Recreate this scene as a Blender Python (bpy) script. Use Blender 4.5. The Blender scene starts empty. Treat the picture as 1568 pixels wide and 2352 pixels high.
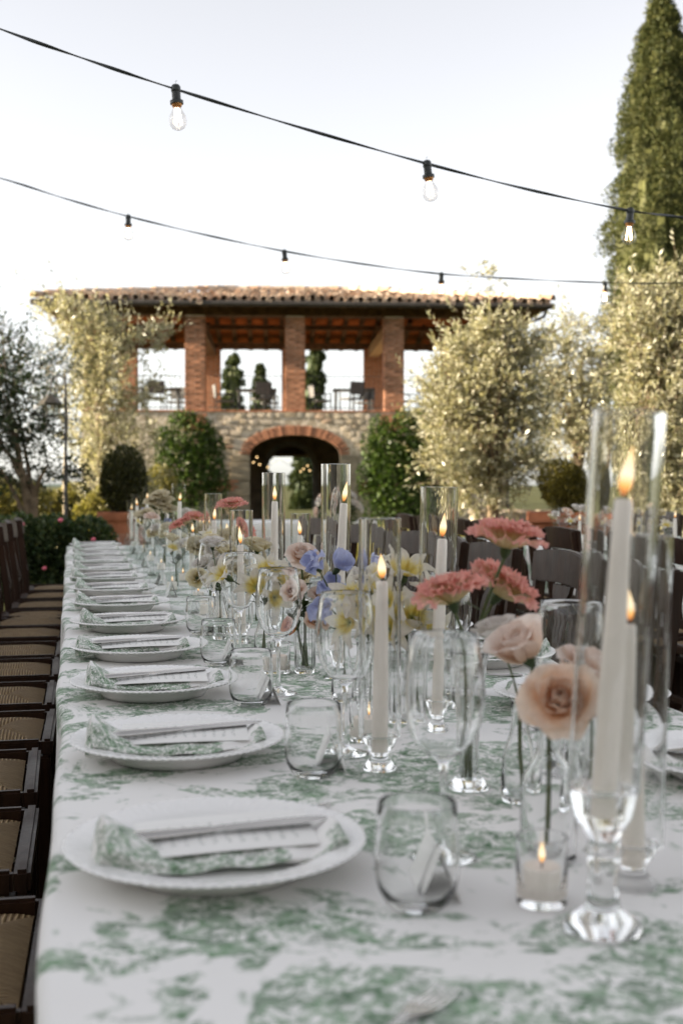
import bpy, bmesh, math, random
import numpy as np
from mathutils import Vector, Matrix, Euler

random.seed(7)
RNG = np.random.default_rng(11)
R = math.radians
S = bpy.context.scene
C = S.collection

# ------------------------------------------------------------------ camera
FPX = 2740.0                       # focal length in pixels of a 1568 x 2352 frame
CAMZ = 1.135
YAW, PITCH = R(12.81), math.atan(65 / FPX)
FH = Vector((math.sin(YAW), math.cos(YAW), 0))
RT = Vector((math.cos(YAW), -math.sin(YAW), 0))
FW = FH * math.cos(PITCH) - Vector((0, 0, 1)) * math.sin(PITCH)
UP = FH * math.sin(PITCH) + Vector((0, 0, 1)) * math.cos(PITCH)
CAM = Vector((0, 0, CAMZ))
cd = bpy.data.cameras.new('camera')
cd.sensor_fit = 'VERTICAL'
cd.sensor_height = 36.0
cd.sensor_width = 24.0
cd.lens = 36.0 * FPX / 2352
cd.clip_start = 0.05
cd.clip_end = 6000
cd.dof.use_dof = True
cd.dof.focus_distance = 2.75
cd.dof.aperture_fstop = 4.6
cam = bpy.data.objects.new('camera', cd)
C.objects.link(cam)
cam.location = CAM
cam.rotation_euler = FW.to_track_quat('-Z', 'Y').to_euler()
S.camera = cam

def PX(x, y, z):
    """pixel of the 1568x2352 frame at depth z along the lens axis"""
    return CAM + z * (FW + RT * ((x - 784) / FPX) + UP * ((1176 - y) / FPX))

def PZ(x, y, h):
    """pixel on the horizontal plane at height h"""
    d = FW + RT * ((x - 784) / FPX) + UP * ((1176 - y) / FPX)
    return CAM + d * ((h - CAMZ) / d.z)

# ------------------------------------------------------------------ world and sun
SUN_EL = R(13)
SUN_AZ = YAW - R(98)               # heading of the sun, measured from +Y towards +X
sd = Vector((math.sin(SUN_AZ) * math.cos(SUN_EL), math.cos(SUN_AZ) * math.cos(SUN_EL), math.sin(SUN_EL)))
W = bpy.data.worlds.new('World')
S.world = W
W.use_nodes = True
wt = W.node_tree
wt.nodes.clear()
sky = wt.nodes.new('ShaderNodeTexSky')
sky.sky_type = 'NISHITA'
sky.sun_disc = False
sky.sun_elevation = SUN_EL
sky.sun_rotation = SUN_AZ
sky.air_density = 1.0
sky.dust_density = 1.0
sky.ozone_density = 1.0
hsv = wt.nodes.new('ShaderNodeHueSaturation')
hsv.inputs['Saturation'].default_value = 0.16
hsv.inputs['Hue'].default_value = 0.53
bgn = wt.nodes.new('ShaderNodeBackground')
bgn.inputs['Strength'].default_value = 0.082
wo = wt.nodes.new('ShaderNodeOutputWorld')
wt.links.new(sky.outputs[0], hsv.inputs['Color'])
wt.links.new(hsv.outputs[0], bgn.inputs['Color'])
wt.links.new(bgn.outputs[0], wo.inputs['Surface'])
sl = bpy.data.lights.new('sun', 'SUN')
sl.energy = 5.0
sl.angle = R(0.6)
sl.color = (1.0, 0.85, 0.64)
so = bpy.data.objects.new('sun', sl)
C.objects.link(so)
so.rotation_euler = sd.to_track_quat('Z', 'Y').to_euler()
so.location = (-30, 10, 30)

S.view_settings.view_transform = 'Standard'
S.view_settings.look = 'None'
S.view_settings.exposure = 2.12
S.view_settings.gamma = 1.0
S.render.engine = 'CYCLES'
cy = S.cycles
cy.use_denoising = True
try:
    cy.denoiser = 'OPENIMAGEDENOISE'
except Exception:
    pass
cy.max_bounces = 22
cy.diffuse_bounces = 4
cy.glossy_bounces = 5
cy.transmission_bounces = 20
cy.transparent_max_bounces = 40
cy.sample_clamp_indirect = 6.0
cy.blur_glossy = 0.3
cy.caustics_reflective = False
cy.caustics_refractive = True

# ------------------------------------------------------------------ materials
def srgb(r, g, b):
    f = lambda c: (c / 255 / 12.92) if c / 255 <= 0.04045 else ((c / 255 + 0.055) / 1.055) ** 2.4
    return (f(r), f(g), f(b), 1.0)

class Mt:
    def __init__(s, name):
        s.m = bpy.data.materials.new(name)
        s.m.use_nodes = True
        s.t = s.m.node_tree
        s.t.nodes.clear()
        s.out = s.n('ShaderNodeOutputMaterial')
    def n(s, typ, **kw):
        nd = s.t.nodes.new(typ)
        for k, v in kw.items():
            if k.startswith('i_'):
                nd.inputs[int(k[2:])].default_value = v
            else:
                setattr(nd, k, v)
        return nd
    def l(s, a, b):
        s.t.links.new(a, b)
    def coord(s, kind='Object', scale=(1, 1, 1), rot=(0, 0, 0)):
        tc = s.n('ShaderNodeTexCoord')
        mp = s.n('ShaderNodeMapping')
        mp.inputs['Scale'].default_value = scale
        mp.inputs['Rotation'].default_value = rot
        s.l(tc.outputs[kind], mp.inputs['Vector'])
        return mp.outputs[0]
    def noise(s, vec, scale, detail=3, rough=0.55, dist=0.0):
        nd = s.n('ShaderNodeTexNoise')
        nd.inputs['Scale'].default_value = scale
        nd.inputs['Detail'].default_value = detail
        nd.inputs['Roughness'].default_value = rough
        nd.inputs['Distortion'].default_value = dist
        if vec is not None:
            s.l(vec, nd.inputs['Vector'])
        return nd.outputs['Fac']
    def ramp(s, fac, stops, interp='LINEAR'):
        nd = s.n('ShaderNodeValToRGB')
        cr = nd.color_ramp
        cr.interpolation = interp
        while len(cr.elements) < len(stops):
            cr.elements.new(0.5)
        for e, (p, c) in zip(cr.elements, stops):
            e.position = p
            e.color = c if len(c) == 4 else (*c, 1)
        s.l(fac, nd.inputs['Fac'])
        return nd.outputs['Color']
    def mix(s, fac, a, b, mode='MIX'):
        nd = s.n('ShaderNodeMix', data_type='RGBA', blend_type=mode)
        for sock, v in ((nd.inputs[0], fac), (nd.inputs[6], a), (nd.inputs[7], b)):
            if hasattr(v, 'links'):
                s.l(v, sock)
            else:
                sock.default_value = v
        return nd.outputs[2]
    def math(s, op, a, b=0.0):
        nd = s.n('ShaderNodeMath', operation=op)
        for i, v in enumerate((a, b)):
            if hasattr(v, 'links'):
                s.l(v, nd.inputs[i])
            else:
                nd.inputs[i].default_value = v
        return nd.outputs[0]
    def rnd(s):
        g = s.n('ShaderNodeNewGeometry')
        o = s.n('ShaderNodeObjectInfo')
        a = s.math('ADD', g.outputs['Random Per Island'], o.outputs['Random'])
        return s.math('FRACT', a)
    def bump(s, h, strength=0.3, dist=0.01):
        nd = s.n('ShaderNodeBump')
        nd.inputs['Strength'].default_value = strength
        nd.inputs['Distance'].default_value = dist
        s.l(h, nd.inputs['Height'])
        return nd.outputs[0]
    def pbr(s, col, rough=0.6, normal=None, spec=0.5, metal=0.0, sheen=0.0, sss=0.0):
        p = s.n('ShaderNodeBsdfPrincipled')
        for k, v in (('Base Color', col), ('Roughness', rough), ('Specular IOR Level', spec), ('Metallic', metal)):
            if hasattr(v, 'links'):
                s.l(v, p.inputs[k])
            else:
                p.inputs[k].default_value = v
        if sheen:
            p.inputs['Sheen Weight'].default_value = sheen
        if sss:
            p.inputs['Subsurface Weight'].default_value = sss
            p.inputs['Subsurface Radius'].default_value = (0.02, 0.012, 0.007)
            p.inputs['Subsurface Scale'].default_value = 0.5
        if normal is not None:
            s.l(normal, p.inputs['Normal'])
        return p.outputs[0]
    def done(s, sh):
        s.l(sh, s.out.inputs['Surface'])
        return s.m

def c4(r, g, b): return (r, g, b, 1.0)
M = {}

def leafmat(name, stops, trans=0.35, tcol=None, rough=0.5, spec=0.4):
    m = Mt(name)
    col = m.ramp(m.rnd(), stops)
    nz = m.noise(m.coord('Object'), 1.7, 2)
    col = m.mix(m.math('MULTIPLY', nz, 0.35), col, stops[0][1] if len(stops[0][1]) == 4 else (*stops[0][1], 1))
    p = m.pbr(col, rough, spec=spec)
    t = m.n('ShaderNodeBsdfTranslucent')
    tc = m.mix(1.0, col, tcol or c4(1.0, 1.0, 0.55), 'MULTIPLY')
    m.l(tc, t.inputs['Color'])
    ms = m.n('ShaderNodeMixShader')
    ms.inputs[0].default_value = trans
    m.l(p, ms.inputs[1]); m.l(t.outputs[0], ms.inputs[2])
    M[name] = m.done(ms.outputs[0])

leafmat('olive_leaf', [(0, c4(.15, .155, .075)), (.35, c4(.36, .35, .22)), (.7, c4(.54, .52, .38)), (1, c4(.70, .67, .54))], .42, c4(1, .95, .6), .32, .7)
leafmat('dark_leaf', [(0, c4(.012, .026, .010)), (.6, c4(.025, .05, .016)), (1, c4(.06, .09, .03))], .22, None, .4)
leafmat('cypress_leaf', [(0, c4(.03, .04, .012)), (.5, c4(.068, .078, .024)), (1, c4(.13, .125, .04))], .15, None, .6, .2)
leafmat('far_cypress_leaf', [(0, c4(.03, .045, .018)), (.5, c4(.05, .07, .025)), (1, c4(.10, .11, .04))], .15, None, .6, .2)
leafmat('climber_leaf', [(0, c4(.025, .05, .008)), (.5, c4(.055, .10, .018)), (1, c4(.11, .165, .03))], .3, None, .45)
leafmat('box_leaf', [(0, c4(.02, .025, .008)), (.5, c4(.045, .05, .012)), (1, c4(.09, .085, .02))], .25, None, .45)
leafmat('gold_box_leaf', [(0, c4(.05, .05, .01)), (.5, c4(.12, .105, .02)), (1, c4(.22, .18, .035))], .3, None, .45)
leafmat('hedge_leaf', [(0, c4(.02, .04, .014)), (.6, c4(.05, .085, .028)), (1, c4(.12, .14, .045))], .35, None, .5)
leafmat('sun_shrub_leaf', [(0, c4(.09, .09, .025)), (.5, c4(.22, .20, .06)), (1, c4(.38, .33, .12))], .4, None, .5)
leafmat('stem_green', [(0, c4(.06, .085, .025)), (1, c4(.10, .13, .04))], .1, None, .5)
leafmat('sepal_green', [(0, c4(.035, .06, .018)), (1, c4(.07, .10, .03))], .2, None, .5)

def simple(name, col, rough, var=0.25, scale=8, spec=0.5, metal=0, bump=0.0, bs=40, sss=0.0, rnd=0.0):
    m = Mt(name)
    v = m.coord('Object')
    d = c4(*[x * (1 - var) for x in col]); u = c4(*[min(1, x * (1 + var)) for x in col])
    c = m.ramp(m.noise(v, scale, 4), [(0.3, d), (0.7, u)])
    if rnd:
        k = m.ramp(m.rnd(), [(0, c4(1 - rnd, 1 - rnd, 1 - rnd)), (1, c4(1, 1, 1))])
        c = m.mix(1.0, c, k, 'MULTIPLY')
    nb = m.bump(m.noise(v, bs, 4), bump, 0.005) if bump else None
    M[name] = m.done(m.pbr(c, rough, nb, spec, metal, sss=sss))

simple('bark', (.16, .12, .08), .9, .4, 12, .2, bump=.8, bs=30)
simple('pale_bark', (.30, .25, .18), .9, .35, 12, .2, bump=.8, bs=30)
simple('porcelain', (.86, .85, .83), .16, .02, 3, .5)
simple('wax', (.97, .89, .80), .42, .03, 6, .4)
simple('wick', (.02, .018, .015), .9, .1)
simple('paper', (.84, .83, .80), .7, .02, 5, .2)
simple('silver', (.58, .56, .53), .2, .05, 20, .5, 1.0)
simple('black_rubber', (.012, .016, .014), .38, .2, 30, .5)
simple('brass_socket', (.55, .25, .08), .35, .2, 20, .5, .6)
simple('dark_iron', (.03, .03, .03), .5, .3, 20, .4)
simple('terracotta_pot', (.34, .13, .07), .8, .3, 5, .2, bump=.3, bs=25)
simple('mortar', (.56, .49, .40), .95, .25, 3, .1, bump=.8, bs=14)
simple('brick', (.40, .195, .115), .9, .35, 9, .1, bump=.6, bs=40, rnd=.5)
simple('arch_brick', (.42, .20, .12), .9, .3, 9, .1, bump=.6, bs=40, rnd=.4)
simple('ashlar', (.27, .23, .17), .9, .3, 4, .1, bump=.6, bs=20)
simple('beam_wood', (.10, .055, .028), .8, .4, 6, .2, bump=.5, bs=30)
simple('tan_beam', (.40, .27, .15), .8, .3, 6, .2, bump=.4, bs=30)
simple('plank_terracotta', (.40, .12, .035), .85, .3, 4, .1, rnd=.4)
simple('gutter_metal', (.035, .03, .026), .5, .3, 6, .4)
simple('rear_plaster', (.48, .40, .31), .95, .3, 3, .1, bump=.5, bs=12)
simple('grey_stone', (.5, .48, .45), .9, .2, 5, .1, bump=.4, bs=20)
simple('blocker_plaster', (.72, .67, .58), .95, .2, 1.5, .1, bump=.3, bs=8)
simple('lamp_glass_frame', (.05, .045, .035), .5, .3, 20, .4)
simple('chair_fabric', (.15, .145, .14), .9, .2, 20, .2)
simple('soil', (.06, .045, .03), .95, .3, 20, .1)
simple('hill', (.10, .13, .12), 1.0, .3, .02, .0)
simple('petal_pink_rose', (.60, .13, .18), .55, .2, 30, .3)
simple('cloth_plain', (.80, .80, .80), .85, .04, 4, .15)

# stones: colour by piece
m = Mt('rubble_stone')
v = m.coord('Object')
c = m.ramp(m.rnd(), [(0, c4(.36, .29, .21)), (.35, c4(.46, .39, .29)), (.6, c4(.40, .36, .30)), (.92, c4(.52, .45, .36)), (1, c4(.42, .27, .18))])
c = m.mix(m.math('MULTIPLY', m.noise(v, 9, 5), .35), c, c4(.26, .21, .16))
M['rubble_stone'] = m.done(m.pbr(c, .95, m.bump(m.noise(v, 18, 5), .8, .02), .1))
# wall that carries the stones
m = Mt('rubble_wall')
v = m.coord('Object')
vo = m.n('ShaderNodeTexVoronoi', feature='DISTANCE_TO_EDGE'); vo.inputs['Scale'].default_value = 4.5
vc = m.n('ShaderNodeTexVoronoi'); vc.inputs['Scale'].default_value = 4.5
m.l(v, vo.inputs['Vector']); m.l(v, vc.inputs['Vector'])
c = m.mix(m.ramp(vo.outputs['Distance'], [(.03, c4(0, 0, 0)), (.09, c4(1, 1, 1))]), c4(.56, .49, .40), m.ramp(vc.outputs['Color'], [(0, c4(.2, .16, .11)), (1, c4(.38, .31, .22))]))
c = m.mix(m.math('MULTIPLY', m.noise(v, 5, 5), .75), c, c4(.54, .47, .38))
M['rubble_wall'] = m.done(m.pbr(c, .95, m.bump(m.noise(v, 12, 5), .8, .02), .1))
# far brickwork
m = Mt('brickwork')
v = m.coord('Object', rot=(R(90), 0, 0))
b = m.n('ShaderNodeTexBrick')
b.inputs['Color1'].default_value = c4(.40, .165, .085); b.inputs['Color2'].default_value = c4(.28, .115, .06); b.inputs['Mortar'].default_value = c4(.4, .33, .26)
b.inputs['Scale'].default_value = 1.0; b.inputs['Mortar Size'].default_value = .008
b.inputs['Brick Width'].default_value = .3; b.inputs['Row Height'].default_value = .073
m.l(v, b.inputs['Vector'])
M['brickwork'] = m.done(m.pbr(b.outputs[0], .9, None, .1))
# roof tiles
m = Mt('roof_tile')
v = m.coord('Object')
c = m.ramp(m.rnd(), [(0, c4(.36, .22, .15)), (.25, c4(.54, .37, .26)), (.5, c4(.47, .38, .30)), (.75, c4(.64, .50, .38)), (1, c4(.30, .24, .19))])
c = m.mix(m.ramp(m.noise(v, 11, 5), [(.5, c4(0, 0, 0)), (.7, c4(.65, .65, .65))]), c, c4(.15, .125, .085))
M['roof_tile'] = m.done(m.pbr(c, .92, m.bump(m.noise(v, 40, 4), .5, .01), .1))
# dark wood
def wood(name, dark, lite, rough):
    m = Mt(name)
    v = m.coord('Object', scale=(14, 14, 2.0))
    c = m.ramp(m.noise(v, 2.2, 6, .65, .6), [(.25, dark), (.75, lite)])
    r = m.ramp(m.noise(m.coord('Object'), 9, 4), [(.3, c4(rough - .08, rough - .08, rough - .08)), (.7, c4(rough + .12, rough + .12, rough + .12))])
    M[name] = m.done(m.pbr(c, r, m.bump(m.noise(v, 5, 5), .25, .003), .3))
wood('chair_wood', c4(.009, .0035, .0016), c4(.045, .018, .008), .40)
wood('table_wood', c4(.05, .028, .015), c4(.12, .07, .04), .5)
# rush seat: strands along x or along y
for nm, ax in (('rush_x', (0, 0, 0)), ('rush_y', (0, 0, R(90)))):
    m = Mt(nm)
    v = m.coord('Object', rot=ax)
    w = m.n('ShaderNodeTexWave', wave_type='BANDS', bands_direction='Y')
    w.inputs['Scale'].default_value = 52 if nm == 'rush_x' else 34
    w.inputs['Distortion'].default_value = 1.4
    w.inputs['Detail'].default_value = 2
    w.inputs['Detail Scale'].default_value = 1.5
    m.l(v, w.inputs['Vector'])
    f = m.noise(m.coord('Object', scale=(30, 260, 30) if nm == 'rush_x' else (260, 30, 30)), 1.0, 4)
    c = m.ramp(w.outputs['Fac'], [(.0, c4(.15, .09, .035)), (.4, c4(.44, .29, .14)), (1, c4(.66, .48, .26))])
    c = m.mix(m.ramp(f, [(.35, c4(.55, .55, .55)), (.7, c4(0, 0, 0))]), c, c4(.17, .095, .04))
    M[nm] = m.done(m.pbr(c, .65, m.bump(w.outputs['Fac'], 1.0, .007), .3))
# toile de jouy linen: green landscape islands printed on white cotton
def toile(name, s=1.0, kind='Object', lo=.494):
    m = Mt(name)
    v = m.coord(kind, scale=(s, s, s))
    ofs = m.n('ShaderNodeVectorMath', operation='ADD'); m.l(v, ofs.inputs[0]); ofs.inputs[1].default_value = (3.3, 1.15, 0.0); v = ofs.outputs[0]
    big = m.noise(v, 4.6, 5, .58, .7)
    isl = m.ramp(big, [(lo, c4(0, 0, 0)), (lo + .03, c4(1, 1, 1))])
    mid = m.noise(v, 21, 4, .65, 1.4)
    fine = m.noise(v, 75, 4, .7, 1.0)
    st = m.ramp(m.math('ADD', m.math('MULTIPLY', mid, .55), m.math('MULTIPLY', fine, .45)), [(.455, c4(0, 0, 0)), (.535, c4(1, 1, 1))])
    tone = m.ramp(m.noise(v, 34, 3, .6, .5), [(.38, c4(.05, .135, .055)), (.62, c4(.19, .32, .185))])
    ln = m.math('ABSOLUTE', m.math('SUBTRACT', m.noise(v, 27, 3, .6, 1.8), .5))
    ln = m.ramp(ln, [(.012, c4(1, 1, 1)), (.035, c4(0, 0, 0))])                            # engraved outlines
    leafy = m.n('ShaderNodeTexVoronoi'); leafy.inputs['Scale'].default_value = 95; leafy.inputs['Randomness'].default_value = 1.0; m.l(v, leafy.inputs['Vector'])
    lf = m.ramp(leafy.outputs['Distance'], [(.30, c4(1, 1, 1)), (.48, c4(0, 0, 0))])
    st = m.math('MAXIMUM', m.math('MULTIPLY', st, m.math('ADD', m.math('MULTIPLY', lf, .25), .78)), m.math('MULTIPLY', ln, .85))
    fac = m.math('MULTIPLY', isl, st)
    sm = m.ramp(m.noise(v, 13, 3, .6, 1.0), [(.61, c4(0, 0, 0)), (.66, c4(1, 1, 1))])     # small sprigs between the islands
    fac = m.math('MAXIMUM', fac, m.math('MULTIPLY', m.math('MULTIPLY', sm, st), .7))
    c = m.mix(fac, c4(.85, .835, .81), tone)
    wv = m.noise(v, 620 / s, 2)
    cr = m.noise(m.coord(kind, scale=(s, s * .35, s)), 5.5, 3, .5, .4)
    M[name] = m.done(m.pbr(c, .85, m.bump(m.math('ADD', m.math('MULTIPLY', wv, .02), cr), .35, .012), .2, sheen=.1))
toile('toile_linen', 1.0)
toile('toile_napkin', 2.6, lo=.482)
# menu card with lines of script
m = Mt('menu_print')
tc = m.n('ShaderNodeTexCoord'); sp = m.n('ShaderNodeSeparateXYZ'); m.l(tc.outputs['UV'], sp.inputs[0])
u, vv = sp.outputs[0], sp.outputs[1]
row = m.math('FRACT', m.math('MULTIPLY', u, 13.0))
inrow = m.math('MULTIPLY', m.math('GREATER_THAN', row, .30), m.math('LESS_THAN', row, .68))
cm = m.n('ShaderNodeCombineXYZ'); m.l(m.math('MULTIPLY', u, 60), cm.inputs[0]); m.l(m.math('MULTIPLY', vv, 38), cm.inputs[1])
nn = m.noise(cm.outputs[0], 1.0, 3, .6, .8)
ink = m.math('MULTIPLY', inrow, m.math('GREATER_THAN', nn, .55))
cen = m.math('ABSOLUTE', m.math('SUBTRACT', vv, .5))
wn = m.noise(cm.outputs[0], .08, 1)
ink = m.math('MULTIPLY', ink, m.math('LESS_THAN', cen, .30))
ink = m.math('MULTIPLY', ink, m.math('LESS_THAN', m.math('ABSOLUTE', m.math('SUBTRACT', u, .5)), .42))
c = m.mix(ink, c4(.87, .86, .83), c4(.42, .44, .41))
M['menu_print'] = m.done(m.pbr(c, .75, None, .2))
# glass
m = Mt('clear_glass')
g = m.n('ShaderNodeBsdfGlass'); g.inputs['IOR'].default_value = 1.45; g.inputs['Roughness'].default_value = 0.0
g.inputs['Color'].default_value = c4(.998, 1.0, .999)
M['clear_glass'] = m.done(g.outputs[0])
def thin(name, ior, tint, boost):
    m = Mt(name)
    fr = m.n('ShaderNodeLayerWeight'); fr.inputs['Blend'].default_value = .5
    fac = m.math('ADD', m.math('MULTIPLY', m.math('POWER', fr.outputs['Facing'], 4.0), .42), .04)
    tr = m.n('ShaderNodeBsdfTransparent'); tr.inputs['Color'].default_value = tint
    gl = m.n('ShaderNodeBsdfGlossy'); gl.inputs['Roughness'].default_value = .02
    ms = m.n('ShaderNodeMixShader')
    m.l(m.math('MULTIPLY', fac, boost), ms.inputs[0]); m.l(tr.outputs[0], ms.inputs[1]); m.l(gl.outputs[0], ms.inputs[2])
    M[name] = m.done(ms.outputs[0])
thin('thin_glass', 1.5, c4(.95, .965, .96), 1.25)
thin('pane_glass', 1.5, c4(.8, .82, .8), 1.0)
thin('bulb_glass', 1.5, c4(.93, .91, .89), 1.9)
m = Mt('water')
g = m.n('ShaderNodeBsdfGlass'); g.inputs['IOR'].default_value = 1.33
M['water'] = m.done(g.outputs[0])
def emit(name, stops, strength, axis=True):
    m = Mt(name)
    e = m.n('ShaderNodeEmission'); e.inputs['Strength'].default_value = strength
    if axis:
        tc = m.n('ShaderNodeTexCoord'); sp = m.n('ShaderNodeSeparateXYZ'); m.l(tc.outputs['Generated'], sp.inputs[0])
        m.l(m.ramp(sp.outputs[2], stops), e.inputs['Color'])
    else:
        e.inputs['Color'].default_value = stops
    M[name] = m.done(e.outputs[0])
emit('flame', [(0, c4(.30, .05, .01)), (.2, c4(.95, .45, .12)), (.42, c4(1.0, .82, .56)), (.75, c4(1, .74, .42)), (1, c4(1, .55, .2))], 0.36)
emit('filament', c4(1.0, .74, .44), 4.0, False)
emit('fairy', c4(1.0, .66, .30), .8, False)

def petalmat(name, stops, trans=.5, rough=.55):
    m = Mt(name)
    tc = m.n('ShaderNodeTexCoord'); sp = m.n('ShaderNodeSeparateXYZ'); m.l(tc.outputs['UV'], sp.inputs[0])
    nz = m.noise(tc.outputs['UV'], 6, 3)
    f = m.math('ADD', sp.outputs[1], m.math('MULTIPLY', m.math('SUBTRACT', nz, .5), .35))
    c = m.ramp(f, stops)
    cm = m.n('ShaderNodeCombineXYZ'); m.l(m.math('MULTIPLY', sp.outputs[0], 26), cm.inputs[0]); m.l(m.math('MULTIPLY', sp.outputs[1], 2.5), cm.inputs[1])
    vein = m.ramp(m.noise(cm.outputs[0], 1.0, 3), [(.35, c4(.84, .80, .78)), (.65, c4(1, 1, 1))])
    c = m.mix(1.0, c, vein, 'MULTIPLY')
    vr = m.ramp(m.rnd(), [(0, c4(.88, .85, .84)), (1, c4(1, 1, 1))])
    c = m.mix(1.0, c, vr, 'MULTIPLY')
    p = m.pbr(c, rough, None, .3)
    t = m.n('ShaderNodeBsdfTranslucent'); m.l(c, t.inputs['Color'])
    ms = m.n('ShaderNodeMixShader'); ms.inputs[0].default_value = trans
    m.l(p, ms.inputs[1]); m.l(t.outputs[0], ms.inputs[2])
    M[name] = m.done(ms.outputs[0])
petalmat('peach_petal', [(0, c4(.96, .60, .32)), (.4, c4(.98, .72, .50)), (1, c4(.98, .84, .72))])
petalmat('blush_petal', [(0, c4(.90, .68, .48)), (.6, c4(.94, .80, .70)), (1, c4(.95, .86, .79))])
petalmat('white_petal', [(0, c4(.72, .72, .45)), (.3, c4(.84, .83, .76)), (1, c4(.86, .85, .82))])
petalmat('cream_petal', [(0, c4(.72, .66, .28)), (.5, c4(.83, .77, .50)), (1, c4(.86, .82, .64))])
petalmat('lily_petal', [(0, c4(.60, .66, .30)), (.25, c4(.82, .66, .14)), (.42, c4(.84, .74, .30)), (.58, c4(.85, .82, .68)), (1, c4(.86, .84, .77))])
petalmat('carnation_petal', [(0, c4(.72, .66, .28)), (.5, c4(.97, .85, .52)), (.74, c4(.97, .76, .55)), (.9, c4(.97, .56, .45)), (1, c4(.95, .52, .47))])
petalmat('orange_petal', [(0, c4(.80, .50, .12)), (.6, c4(.80, .36, .16)), (1, c4(.80, .42, .28))])
petalmat('blue_petal', [(0, c4(.70, .72, .85)), (.5, c4(.46, .52, .80)), (1, c4(.56, .62, .86))], .35)

# ground
m = Mt('lawn')
v = m.coord('Object')
c = m.ramp(m.noise(v, 1.3, 6, .65), [(.3, c4(.055, .065, .022)), (.55, c4(.10, .10, .04)), (.75, c4(.16, .135, .065))])
c = m.mix(m.math('MULTIPLY', m.noise(v, 40, 3), .5), c, c4(.05, .055, .02))
M['lawn'] = m.done(m.pbr(c, .95, m.bump(m.noise(v, 30, 4), .8, .03), .1))
m = Mt('gravel')
v = m.coord('Object')
vo = m.n('ShaderNodeTexVoronoi'); vo.inputs['Scale'].default_value = 55; m.l(v, vo.inputs['Vector'])
c = m.mix(m.noise(v, .35, 4), m.ramp(vo.outputs['Color'], [(0, c4(.17, .14, .10)), (1, c4(.34, .29, .22))]), c4(.20, .19, .10))
M['gravel'] = m.done(m.pbr(c, .95, m.bump(vo.outputs['Distance'], .6, .02), .1))

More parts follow.
